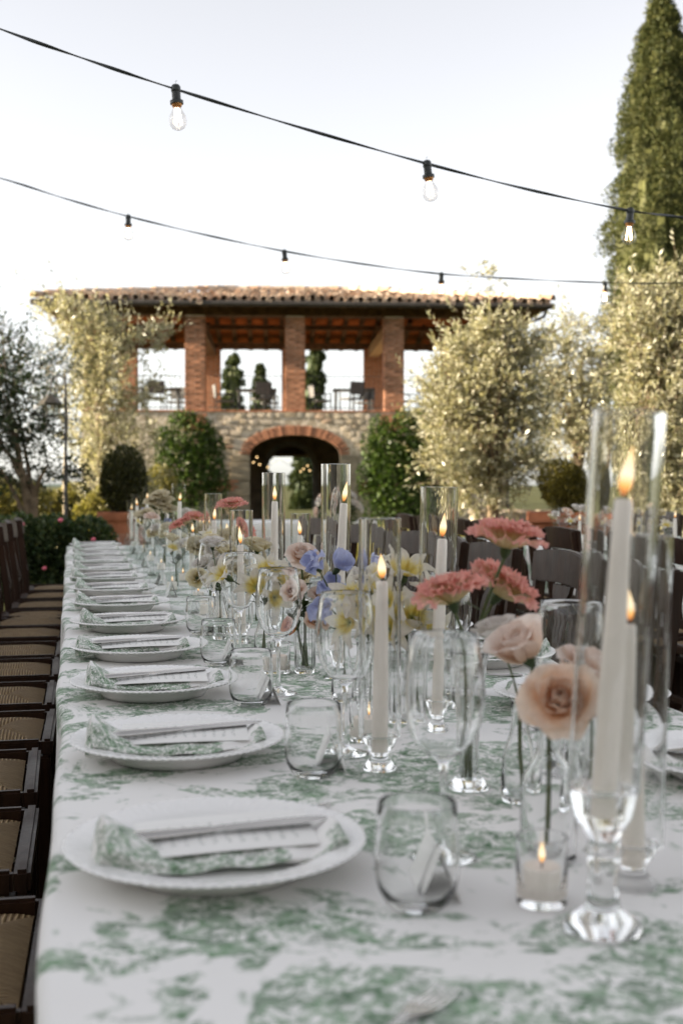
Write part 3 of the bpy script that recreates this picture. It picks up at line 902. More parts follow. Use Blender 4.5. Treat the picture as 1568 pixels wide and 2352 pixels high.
for sx in (-1, 1):
    a = Vector((sx * EX, EY0, EZ)); b = Vector((sx * RX, YM, RZ)); L_ = (b - a).length
    n_ = int(L_ / .36)
    for k in range(n_):
        p = a.lerp(b, k / n_)
        q = (b - a).to_track_quat('Y', 'Z').to_matrix().to_4x4()
        mt = Matrix.Translation(p + Vector((0, 0, .12 + random.uniform(0, .03)))) @ q
        stuff.add([mt @ (Vector(v_) * 1.15) for v_ in tv], tf)
st = part('roof_tiles', stuff, 'roof_tile', smooth=True, parent=roof); st['kind'] = 'stuff'
# railings between the front pillars
for a, b in zip(PXS[:-1], PXS[1:]):
    mb = MB(); mb.box(a + .31, b - .31, .30, .34, FLZ + .925, FLZ + .94); mb.box(a + .31, b - .31, .305, .335, FLZ + .12, FLZ + .14)
    rl = part('railing', mb, 'dark_iron')
    n_ = 15
    for k in range(n_):
        x = a + .31 + (b - a - .62) * (k + .5) / n_
        ob('bar', MB().box(-.004, .004, -.004, .004, 0, .785).mesh('bar', 'dark_iron'), rl, (x, .32, FLZ + .14))
# fairy lights hung in the passage
fl = thing('fairy_lights', 'small warm fairy lights hung in the dark arched passage', 'fairy lights', loggia.matrix_basis @ Vector((-1, 4.5, 2.1)))
fpts = []
for (x, y) in ((590, 1050), (596, 1067), (615, 1073), (642, 1056), (628, 1062), (697, 1077), (706, 1070), (711, 1081), (690, 1083), (582, 1062)):
    fpts.append(PX(x, y, 34 if x < 660 else 36.2) - fl.location)
fpts.sort(key=lambda p: p.x)
ob('wire', MB().tube(fpts, .006, 5).mesh('wire', 'black_rubber'), fl)
sph = MB().lathe([(0, -.024), (.017, -.017), (.024, 0), (.017, .017), (0, .024)], 10).mesh('bulb', 'fairy', True)
for p in fpts: ob('bulb', sph, fl, p)

# garden furniture on the upper floor
def BL(x, y, z): return loggia.matrix_basis @ Vector((x, y, z))
bpy.context.view_layer.update()
gt = thing('garden_table', '', 'table', (0, 0, 0))
ob('table_top', MB().box(-.55, .55, -.4, .4, .71, .74).mesh('table_top', 'dark_iron', bevel=.006), gt)
for sx in (-1, 1):
    for sy in (-1, 1):
        ob('leg', MB().beam((sx * .48, sy * .33, 0), (sx * .46, sy * .32, .71), .035, .035).mesh('leg', 'dark_iron'), gt)
gc = thing('garden_chair', '', 'chair', (0, 0, 0))
ob('seat', MB().box(-.23, .23, -.22, .22, .42, .46).mesh('seat', 'chair_fabric', bevel=.01), gc)
ob('backrest', MB().box(-.22, .22, -.012, .012, 0, .34).mesh('backrest', 'chair_fabric', bevel=.008), gc, (0, .25, .54), (-.16, 0, 0))
for sx in (-1, 1):
    ob('leg', MB().beam((sx * .21, -.2, 0), (sx * .21, -.2, .62), .025, .025).mesh('leg', 'dark_iron'), gc)
    ob('leg', MB().beam((sx * .21, .22, 0), (sx * .21, .30, .88), .025, .025).mesh('leg', 'dark_iron'), gc)
    ob('armrest', MB().box(sx * .21 - .02, sx * .21 + .02, -.22, .24, .62, .64).mesh('armrest', 'dark_iron'), gc)
tabs = [(-3.55, 2.2), (-1.0, 2.4), (1.6, 2.2), (3.9, 2.2)]
WHERE = ['in the bay behind the olive branches', 'in the bay framing two cypresses', 'in the bay next to the tan beam', 'in the bay beside the downpipe end']
first = True
for i, (x, y) in enumerate(tabs):
    t = gt if i == 0 else copy_tree(gt)
    t.location = BL(x, y, FLZ); t.rotation_euler = (0, 0, BROT)
    tag(t, 'dark garden table on the loggia floor ' + WHERE[i], 'table', 'garden tables in the loggia')
    for j, (dx, dy, rz) in enumerate(((-.1 + .2 * (i % 2), -.75, 180 + 15), (.35, .8, -10), (-.85, .1, 95))):
        c_ = gc if first else copy_tree(gc); first = False
        c_.location = BL(x + dx, y + dy, FLZ); c_.rotation_euler = (0, 0, BROT + R(rz + random.uniform(-20, 20)))
        tag(c_, 'grey backed garden chair ' + ('before', 'behind', 'beside')[j] + ' the table ' + WHERE[i], 'chair', 'garden chairs in the loggia')

# ------------------------------------------------------------------ trees and shrubs
def ground_at(x, Z):
    p = PX(x, 1111, Z); p.z = 0; return p

tree('olive_tree', 'slender pale olive tree before the end of the loggia nearest the lantern', 'tree', ground_at(195, 16.5), PX(235, 1000, 16.5),
     [(210, 770, 45, 45), (250, 850, 48, 80), (230, 980, 55, 100), (165, 738, 34, 22), (320, 790, 40, 26), (375, 785, 34, 10, 420), (255, 1090, 62, 60), (320, 890, 22, 50), (185, 870, 25, 70), (320, 1010, 22, 50), (130, 722, 26, 10, 420), (290, 1120, 50, 40)],
     16.5, 1350, 12, .27, .078, .022, 'olive_leaf', 'pale_bark', .05, .5, 16, depth=1.0)
tree('olive_tree', 'broad dense olive tree whose crown hides the downpipe corner of the loggia', 'tree', ground_at(1150, 14.5), PX(1130, 1050, 14.5),
     [(1105, 850, 62, 70), (1040, 930, 50, 60), (1135, 930, 75, 80), (1060, 1050, 58, 80), (1150, 1050, 60, 80), (1120, 780, 42, 28), (1000, 960, 20, 36), (1090, 1120, 60, 36), (1095, 640, 26, 46, 110), (1075, 740, 30, 20, 200), (1190, 800, 24, 36), (1040, 820, 34, 40), (1175, 830, 40, 50), (1010, 890, 26, 40), (1200, 930, 36, 70)],
     14.5, 2350, 12, .26, .078, .022, 'olive_leaf', 'bark', .09, .35, 18, depth=1.0)
tree('olive_tree', 'thin-crowned olive tree with gaps of sky between two denser olives', 'tree', ground_at(1330, 16.5), PX(1340, 960, 16.5),
     [(1290, 810, 36, 50), (1330, 900, 44, 60), (1290, 990, 40, 50), (1350, 760, 28, 40), (1370, 1010, 36, 60), (1250, 900, 28, 46), (1310, 720, 14, 22, 200), (1240, 840, 30, 50), (1390, 860, 30, 60), (1260, 1010, 36, 60)],
     16.5, 900, 12, .30, .078, .022, 'olive_leaf', 'bark', .08, .45, 16, depth=1.0)
tree('olive_tree', 'tall silvery olive tree standing in front of the cypress', 'tree', ground_at(1500, 12.0), PX(1490, 980, 12.0),
     [(1470, 780, 56, 70), (1530, 840, 62, 100), (1465, 930, 50, 80), (1550, 1000, 56, 90), (1480, 1080, 56, 70), (1480, 690, 44, 20, 700), (1535, 625, 8, 28, 160), (1600, 740, 50, 90), (1560, 1160, 60, 40), (1420, 840, 18, 40, 500)],
     12.0, 1950, 12, .24, .072, .020, 'olive_leaf', 'bark', .09, .4, 18, depth=1.0)
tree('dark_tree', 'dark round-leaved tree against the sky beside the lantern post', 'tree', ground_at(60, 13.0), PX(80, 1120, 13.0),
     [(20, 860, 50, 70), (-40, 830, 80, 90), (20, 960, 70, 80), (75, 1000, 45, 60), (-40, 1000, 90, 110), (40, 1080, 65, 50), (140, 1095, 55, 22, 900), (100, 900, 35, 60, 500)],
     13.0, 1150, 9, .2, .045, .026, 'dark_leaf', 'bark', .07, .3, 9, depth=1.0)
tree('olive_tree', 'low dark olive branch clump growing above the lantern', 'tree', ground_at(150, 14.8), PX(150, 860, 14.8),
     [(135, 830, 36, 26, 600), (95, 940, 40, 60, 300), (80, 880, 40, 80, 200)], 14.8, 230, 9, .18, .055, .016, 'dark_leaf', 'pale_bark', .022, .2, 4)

def cypress(name, label, x0, ytop, Z, prof, leaf, n, lsz, lean=0.0, group=None):
    """prof: list of (pixel y, half width in pixels)"""
    ft = ground_at(x0, Z)
    root = thing(name, label, 'tree', ft, 0, group)
    k = Z / FPX
    zs = np.array([CAMZ + (1111 - y) * k for y, w in prof]); ws = np.array([w * k for y, w in prof])
    o = np.argsort(zs); zs, ws = zs[o], ws[o]
    z0, z1 = zs[0], zs[-1]
    # dark inner body
    mb = MB()
    def body(u, v):
        z = z0 + (z1 - z0) * v
        a = u * 2 * math.pi
        r = np.interp(z, zs, ws) * (.66 + .10 * math.sin(a * 5 + z * 2.1) + .07 * math.sin(a * 9 - z * 3.3)) + .004
        return (r * math.cos(a) + lean * (z - z0), r * math.sin(a), z)
    mb.grid(body, 40, 60, True)
    ob('inner_foliage', mb.mesh('inner_foliage', leaf, True), root)
    ob('trunk', MB().tube([(0, 0, -.1), (lean * .3, 0, z0 + .4), (lean, 0, min(z1, z0 + 2.5))], [.2 * ws.max(), .16 * ws.max(), .05], 9).mesh('trunk', 'bark', True), root)
    # flame-shaped tufts over the surface
    nt = n // 130
    tz = z0 + (z1 - z0) * RNG.random(nt) ** .85 * .98
    ta = RNG.random(nt) * 2 * math.pi
    tr = np.interp(tz, zs, ws)
    tr = tr * RNG.uniform(.66, 1.04, nt)
    th = RNG.uniform(.35, .8, nt) * (.55 + .45 * tr / ws.max()) * .75
    tw = RNG.uniform(.09, .20, nt) * (.5 + .5 * tr / ws.max()) * 1.3
    ci = np.repeat(np.arange(nt), 130)
    m_ = len(ci)
    t = RNG.random(m_)
    wr = tw[ci] * np.sin(np.pi * np.clip(t * .85 + .12, 0, 1)) * RNG.random(m_) ** .4
    aa = RNG.random(m_) * 2 * math.pi
    P = np.stack([tr[ci] * np.cos(ta[ci]) + wr * np.cos(aa) - .12 * t * tr[ci] * np.cos(ta[ci]), tr[ci] * np.sin(ta[ci]) + wr * np.sin(aa) - .12 * t * tr[ci] * np.sin(ta[ci]), tz[ci] + (t - .35) * th[ci]], 1)
    P[:, 0] += lean * (P[:, 2] - z0)
    D = unit(np.stack([np.cos(aa) * .5 + np.cos(ta[ci]) * .35, np.sin(aa) * .5 + np.sin(ta[ci]) * .35, np.full(m_, .8)], 1) + RNG.normal(size=(m_, 3)) * .3)
    V, F = leaf_quads(P, D, lsz * RNG.uniform(.6, 1.3, m_), lsz * .42 * RNG.uniform(.6, 1.3, m_))
    ob('foliage', npmesh('foliage', V, F, leaf), root)
    return root
cypress('cypress_tree', 'tall sunlit cypress with a pointed tip behind the silvery olive', 1497, -5, 22,
        [(1300, 95), (1180, 124), (900, 128), (600, 124), (450, 110), (330, 99), (230, 83), (150, 68), (80, 40), (30, 21), (-8, 3)], 'cypress_leaf', 120000, .062, .012)
cypress('cypress_tree', 'darker cypress partly hidden behind the tall sunlit cypress', 1610, 120, 25,
        [(1300, 60), (1000, 90), (700, 88), (450, 75), (300, 60), (200, 42), (130, 15), (115, 3)], 'far_cypress_leaf', 26000, .10)
cypress('cypress_tree', 'distant cypress seen in the loggia bay by the olive branch, taller of two', 537, 812, 62, [(1150, 24), (1000, 27), (930, 26), (860, 18), (825, 8), (811, 2)], 'far_cypress_leaf', 14000, .2)
cypress('cypress_tree', 'distant short pointed cypress beside a brick pillar in the loggia opening', 598, 840, 66, [(1150, 20), (1000, 24), (930, 21), (880, 12), (855, 5), (840, 1)], 'far_cypress_leaf', 10000, .2)
cypress('cypress_tree', 'distant broad cypress half hidden by the middle brick pillar', 720, 780, 58, [(1150, 22), (1000, 27), (900, 24), (830, 18), (790, 7), (775, 2)], 'far_cypress_leaf', 12000, .2)
cypress('cypress_tree', 'dark cypress seen through the arched passage', 694, 1000, 52, [(1180, 24), (1120, 24), (1060, 22), (1010, 14), (985, 3)], 'far_cypress_leaf', 9000, .16)

def wallpt(x, y, Z=29.3): return PX(x, y, Z)
bush('climbing_shrub', 'dark green climber on the wall beside the arch, on the lantern side', 'climber', ground_at(435, 29.4),
     [(435, 1010, 62, 62), (425, 1100, 75, 80), (460, 1060, 50, 70), (395, 1060, 40, 70), (440, 1170, 85, 60), (375, 1010, 22, 30), (495, 1030, 20, 40), (420, 960, 30, 18), (505, 1110, 22, 50), (360, 1110, 24, 40), (470, 985, 18, 22)], 29.4, 11000, .10, .055, 'climber_leaf', -.15, .35, spread=.5)
bush('climbing_shrub', 'dark green climber on the wall between the arch and the broad olive', 'climber', ground_at(915, 29.7),
     [(915, 1020, 70, 62), (920, 1100, 80, 90), (890, 1060, 48, 80), (960, 1030, 50, 70), (920, 1175, 95, 60), (850, 1030, 20, 40), (870, 975, 24, 22), (940, 955, 40, 16), (842, 1100, 22, 50), (990, 1000, 24, 40), (1000, 1090, 24, 60)], 29.7, 12000, .10, .055, 'climber_leaf', -.15, .35, spread=.5)

def topiary(label, x, ytop, ybot, rx, Z, leaf, square):
    k = Z / FPX
    rim = CAMZ + (1111 - ybot) * k
    ft = ground_at(x, Z)
    pot = thing('terracotta_pot', ('square' if square else 'round') + ' terracotta pot holding ' + ('the golden clipped box bush' if square else 'the dark clipped egg-shaped bush'), 'pot', ft, -.35 if square else 0)
    if square:
        w0, w1 = .30, .36
        mb = MB()
        vs = [(sx * w0, sy * w0, 0) for sx, sy in ((-1, -1), (1, -1), (1, 1), (-1, 1))] + [(sx * w1, sy * w1, rim - .1) for sx, sy in ((-1, -1), (1, -1), (1, 1), (-1, 1))]
        mb.add(vs, [(0, 3, 2, 1), (4, 5, 6, 7), (0, 1, 5, 4), (1, 2, 6, 5), (2, 3, 7, 6), (3, 0, 4, 7)])
        ob('body', mb.mesh('body', 'terracotta_pot', bevel=.01), pot)
        mb = MB()
        for (a, b) in (((-.40, -.40), (.40, -.30)), ((-.40, .30), (.40, .40)), ((-.40, -.299), (-.30, .299)), ((.30, -.299), (.40, .299))):
            mb.box(a[0], b[0], a[1], b[1], rim - .1, rim + .02)
        ob('rim', mb.mesh('rim', 'terracotta_pot', bevel=.012), pot)
        ob('soil', MB().box(-.3, .3, -.3, .3, rim - .09, rim - .03).mesh('soil', 'soil'), pot)
    else:
        ob('body', MB().lathe([(0, 0), (.17, 0), (.19, .05), (.23, rim * .5), (.25, rim - .09), (.22, rim - .1), (0, rim - .1)], 28).mesh('body', 'terracotta_pot', True), pot)
        ob('rim', MB().lathe([(.22, rim - .09), (.275, rim - .09), (.29, rim - .05), (.285, rim), (.25, rim + .005), (.235, rim - .05), (.22, rim - .09)], 28).mesh('rim', 'terracotta_pot', True), pot)
        ob('soil', MB().lathe([(0, rim - .045), (.235, rim - .045)], 28).mesh('soil', 'soil'), pot)
    cy_ = (ytop + ybot) / 2
    h = (ybot - ytop) / 2
    pt = PX(x, ybot, Z)
    bl = [(x, cy_ + 8, rx, h), (x, cy_ + h * .3, rx * 1.02, h * .7)] if not square else [(x - 5, cy_ - 10, rx, h * .8), (x + 8, cy_ + 14, rx * 1.05, h * .75), (x + 20, cy_, rx * .8, h * .8)]
    bush('clipped_box_bush', ('golden sunlit clipped bush growing in the square terracotta pot' if square else 'dark egg-shaped clipped bush growing in the round terracotta pot'), 'bush', (pt.x, pt.y, rim - .03), bl, Z, 9000, .035, .022, leaf, .3, 1.0, spread=.6, shell=.22)
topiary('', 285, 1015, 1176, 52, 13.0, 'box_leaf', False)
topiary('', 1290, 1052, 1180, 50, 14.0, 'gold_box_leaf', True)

# rose bushes at the far left of the table, with pink roses
rosebl = [[(40, 1250, 70, 70), (10, 1290, 60, 60)], [(120, 1248, 62, 66), (100, 1300, 50, 50)], [(205, 1245, 60, 58), (190, 1300, 50, 50)]]
pinkb = MB().lathe([(0, -.014), (.014, -.01), (.02, .0), (.017, .012), (.008, .018), (0, .014)], 9).mesh('rose_bloom', 'petal_pink_rose', True)
rl_ = ['rose bush nearest the chair backs, dark leaves with few pink roses', 'middle rose bush of three, between two others behind the chair row', 'rose bush nearest the round terracotta pot, dark leaves with pink roses']
rp = [[(52, 1205), (28, 1250)], [(103, 1306), (140, 1195)], [(172, 1308), (182, 1365), (215, 1240)]]
for i in range(3):
    Z = 9.7
    b_ = bush('rose_bush', rl_[i], 'bush', ground_at(rosebl[i][0][0], Z), rosebl[i] + [(rosebl[i][0][0], 1340, 60, 55)], Z, 6500, .045, .026, 'hedge_leaf', .35, 1.2, spread=.8)
    for (x, y) in rp[i]:
        ob('rose_bloom', pinkb, b_, PX(x, y, Z - .28) - b_.location, (random.uniform(-.6, .6), random.uniform(-.6, .6), 0))
# sunlit garden shrubs behind
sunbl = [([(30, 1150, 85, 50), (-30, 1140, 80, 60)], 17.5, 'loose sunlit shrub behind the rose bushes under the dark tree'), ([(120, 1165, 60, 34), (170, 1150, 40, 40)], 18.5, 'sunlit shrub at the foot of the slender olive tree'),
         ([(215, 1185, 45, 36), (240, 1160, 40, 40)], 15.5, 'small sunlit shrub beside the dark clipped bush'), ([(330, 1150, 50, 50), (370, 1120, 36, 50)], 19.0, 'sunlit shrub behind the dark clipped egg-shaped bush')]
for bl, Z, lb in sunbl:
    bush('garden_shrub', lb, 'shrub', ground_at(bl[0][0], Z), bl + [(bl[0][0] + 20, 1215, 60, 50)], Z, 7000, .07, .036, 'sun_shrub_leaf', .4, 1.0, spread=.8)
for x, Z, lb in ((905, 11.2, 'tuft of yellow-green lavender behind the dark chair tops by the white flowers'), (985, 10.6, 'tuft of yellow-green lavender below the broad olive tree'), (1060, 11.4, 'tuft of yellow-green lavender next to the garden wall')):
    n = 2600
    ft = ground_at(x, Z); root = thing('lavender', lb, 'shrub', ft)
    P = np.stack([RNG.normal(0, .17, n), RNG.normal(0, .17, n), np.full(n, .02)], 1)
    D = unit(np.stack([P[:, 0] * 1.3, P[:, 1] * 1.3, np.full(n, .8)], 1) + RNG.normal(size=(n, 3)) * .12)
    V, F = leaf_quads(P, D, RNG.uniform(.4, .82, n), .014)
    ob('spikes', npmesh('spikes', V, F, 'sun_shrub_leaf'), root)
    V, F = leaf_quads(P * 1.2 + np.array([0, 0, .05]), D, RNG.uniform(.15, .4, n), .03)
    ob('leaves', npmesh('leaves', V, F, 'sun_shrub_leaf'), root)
bush('shade_bush', 'unseen tall bush added beyond the rose bushes to shade the round pot', 'bush', (-3.2, 13.6, 0), [(-480, 980, 150, 210), (-420, 1180, 150, 120), (-560, 1150, 120, 150)], 12.45, 9000, .11, .06, 'dark_leaf', .3, 1.0)  # bush added out of view to keep sun off the round pot
# low garden wall of stone behind the square pot
gw0, gw1 = ground_at(1085, 15.4), ground_at(1700, 16.0)
gw = thing('garden_wall', 'low dark stone garden wall behind the square terracotta pot', 'wall', gw0, math.atan2(gw1.y - gw0.y, gw1.x - gw0.x))
Lw = (gw1 - gw0).length
ob('core', MB().box(0, Lw, -.16, .16, -.1, .74).mesh('core', 'mortar'), gw)
zz = 0.0; rowi = 0
while zz < .70:
    h = random.uniform(.12, .17); x = -.05
    while x < Lw:
        w_ = random.uniform(.2, .42)
        ob('stone', random.choice(stone_meshes), gw, (x + w_ / 2, -.165, zz + h / 2), (0, random.uniform(-.08, .08), 0), scale=(w_ * .95, .08, h * .93)); x += w_ + .01
    zz += h + .005
x = -.04
while x < Lw:
    w_ = random.uniform(.35, .6); ob('coping_stone', random.choice(stone_meshes), gw, (x + w_ / 2, 0, .76), scale=(w_, .42, .08)); x += w_ + .01

# lantern on a post
lp = ground_at(152, 12.3)
ln = thing('lantern_post', 'iron post lantern with glass panes beside the slender olive', 'lantern', lp)
k_ = 12.3 / FPX
def lz(y): return CAMZ + (1111 - y) * k_
ob('post', MB().tube([(0, 0, -.1), (0, 0, lz(1000)), (0, 0, lz(868))], [.022, .014, .012], 8).mesh('post', 'dark_iron', True), ln)
arm = RT * ((118 - 152) * k_)
ob('bracket', MB().tube([(0, 0, lz(872)), (arm.x * .4, arm.y * .4, lz(862)), (arm.x * .9, arm.y * .9, lz(872)), (arm.x, arm.y, lz(902))], .011, 7).mesh('bracket', 'dark_iron', True), ln)
ob('roof', MB().lathe([(0, lz(905)), (.03, lz(908)), (.12, lz(926)), (.115, lz(930)), (0, lz(930))], 6).mesh('roof', 'lamp_glass_frame'), ln, (arm.x, arm.y, 0))
ob('pane', MB().lathe([(.085, lz(931)), (.06, lz(955))], 6).mesh('pane', 'pane_glass'), ln, (arm.x, arm.y, 0))
mb = MB()
for i in range(6):
    a = i * math.pi / 3
    mb.beam((.087 * math.cos(a), .087 * math.sin(a), lz(931)), (.062 * math.cos(a), .062 * math.sin(a), lz(956)), .008, .008)
mb.lathe([(0, lz(955)), (.065, lz(955)), (.065, lz(958)), (0, lz(960))], 6)
ob('frame', mb.mesh('frame', 'lamp_glass_frame'), ln, (arm.x, arm.y, 0))

# building added out of view to shade the tables from the low sun
vl = thing('sun_blocker', 'unseen plastered building added beside the terrace to shade the tables', 'building', (-13.5, -2, 0), 0)
ob('wall', MB().box(-4, 4, -14, 12.9, -.2, 5.0).mesh('wall', 'blocker_plaster'), vl)
mb = MB(); mb.add([(-4.7, -14.7, 4.92), (4.7, -14.7, 4.92), (4.7, 13.5, 4.92), (-4.7, 13.5, 4.92), (0, -10, 6.5), (0, 8.9, 6.5)], [(0, 1, 4), (1, 2, 5, 4), (2, 3, 5), (3, 0, 4, 5), (3, 2, 1, 0)])
ob('roof', mb.mesh('roof', 'roof_tile'), vl)
ob('blocker_wing_wall', MB().box(4.002, 24.5, -10.5, -6.2, -.2, 3.6).mesh('blocker_wing_wall', 'blocker_plaster'), vl)  # wing added behind the camera to cut light from that side
ob('blocker_wing_roof', MB().add([(3.5, -11.1, 3.61), (25.1, -11.1, 3.61), (25.1, -5.6, 3.61), (3.5, -5.6, 3.61), (6, -8.35, 4.6), (22.5, -8.35, 4.6)], [(0, 1, 5, 4), (1, 2, 5), (2, 3, 4, 5), (3, 0, 4), (3, 2, 1, 0)]).mesh('blocker_wing_roof', 'roof_tile'), vl)
for i in range(7):
    for zz in (1.0, 3.2):
        w_ = ob('window', MB().box(0, .06, -.5, .5, 0, 1.5).mesh('window', 'pane_glass'), vl, (4.001, -11.5 + i * 3.6, zz)) if not -11.2 < -11.5 + i * 3.6 < -5.5 else ob('window', MB().box(-.5, .5, 0, .06, 0, 1.5).mesh('window', 'pane_glass'), vl, (8 + i * 4, -6.199, min(zz, 1.6)))
        ob('frame', MB().box(-.005, .09, -.56, -.48, -.06, 1.56).box(-.005, .09, .48, .56, -.06, 1.56).box(-.005, .09, -.48, .48, 1.5, 1.56).box(-.005, .09, -.03, .03, 0, 1.5).mesh('frame', 'beam_wood'), w_)

# ------------------------------------------------------------------ festoon lights
def festoon(label, pts, bulbs, gname):
    """pts: pixel+depth samples of the cable; bulbs: (x, y, Z, lean)"""
    W3 = [PX(*p) for p in pts]
    root = thing('string_light', label, 'string light', W3[len(W3) // 2])
    o3 = root.location.copy()
    # smooth resample
    n = len(W3); Q = []
    for i in range(n - 1):
        p0, p1, p2, p3 = W3[max(i - 1, 0)], W3[i], W3[i + 1], W3[min(i + 2, n - 1)]
        for k in range(40):
            t = k / 40
            Q.append(.5 * ((2 * p1) + (p2 - p0) * t + (2 * p0 - 5 * p1 + 4 * p2 - p3) * t * t + (3 * p1 - p0 - 3 * p2 + p3) * t ** 3) - o3)
    Q.append(W3[-1] - o3)
    ob('cable', MB().tube(Q, .0062, 8, flat=.45, twist=.085).mesh('cable', 'black_rubber', True), root)
    for (x, y, Z, lx) in bulbs:
        p = PX(x, y, Z) - o3
        rot = Euler((random.uniform(-.06, .06), lx, 0))
        s = ob('lamp_holder', HOLDER, root, p, rot)
        ob('socket_ring', SOCK, s); ob('bulb', BULB, s); ob('hook', HOOK, s)
        for a in range(4):
            ob('filament', FIL, s, (.006 * math.cos(a * math.pi / 2 + .4), .006 * math.sin(a * math.pi / 2 + .4), -.07), (.16 * math.sin(a * math.pi / 2 + .4), -.16 * math.cos(a * math.pi / 2 + .4), 0))
    return root
HOLDER = MB().lathe([(0, .012), (.012, .012), (.0165, .006), (.0175, -.008), (.0165, -.012), (.0155, -.013), (.0155, -.040), (.0235, -.044), (.0235, -.055), (.019, -.056), (.017, -.047), (0, -.046)], 20).mesh('lamp_holder', 'black_rubber', True)
SOCK = MB().lathe([(.0185, -.047), (.0175, -.062), (.015, -.066)], 20).mesh('socket_ring', 'brass_socket', True)
BULB = MB().lathe([(.0135, -.056), (.0145, -.070), (.021, -.084), (.0285, -.098), (.0312, -.113), (.029, -.128), (.021, -.140), (.010, -.1455), (0, -.147)], 28).mesh('bulb', 'bulb_glass', True)
FIL = MB().tube([(0, 0, 0), (0, 0, -.056)], .0026, 7).mesh('filament', 'filament')
HOOK = MB().tube([(0, 0, .01), (0, 0, .022), (.003, 0, .027), (.006, 0, .026)], .0008, 5).mesh('hook', 'black_rubber')
festoon('nearer black cable with three large lit bulbs across the sky', [(-560, -160, 3.4), (-260, -38, 3.7), (0, 66, 3.85), (200, 137, 4.05), (404, 205, 4.2), (690, 293, 4.4), (980, 376, 4.65), (1220, 437, 4.95), (1445, 484, 5.2), (1568, 500, 5.4), (1900, 548, 5.9), (2500, 575, 6.8)],
        [(404, 203, 4.2, -.06), (980, 376, 4.65, -.12), (1446, 484, 5.2, .05)], '')
festoon('farther black cable with four small lit bulbs above the loggia roof', [(-500, 290, 6.6), (-200, 362, 6.9), (0, 409, 7.1), (150, 456, 7.3), (295, 497, 7.4), (470, 539, 7.6), (653, 577, 7.75), (830, 606, 7.9), (1013, 629, 8.1), (1200, 641, 8.3), (1388, 649, 8.5), (1568, 650, 8.7), (1900, 640, 9.1), (2400, 600, 9.9)],
        [(295, 498, 7.4, 0), (653, 578, 7.75, -.08), (1013, 630, 8.1, 0), (1388, 650, 8.5, 0)], '')
# poles that carry the cables, outside the picture
for i, (p, lb) in enumerate(((PX(-560, -160, 3.4), 'wooden pole carrying the nearer light cable on the rose hedge side'), (PX(2500, 575, 6.8), 'wooden pole carrying the nearer light cable beyond the garden table'), (PX(-500, 290, 6.6), 'wooden pole carrying the farther light cable on the rose hedge side'), (PX(2400, 600, 9.9), 'wooden pole carrying the farther light cable beyond the garden table'))):
    o = ob('light_pole', MB().tube([(0, 0, -.1), (0, 0, p.z * .6), (0, 0, p.z + .1)], [.05, .045, .04], 10).mesh('light_pole', 'beam_wood', True), None, (p.x, p.y, 0)); tag(o, lb, 'pole', 'poles of the light cables')

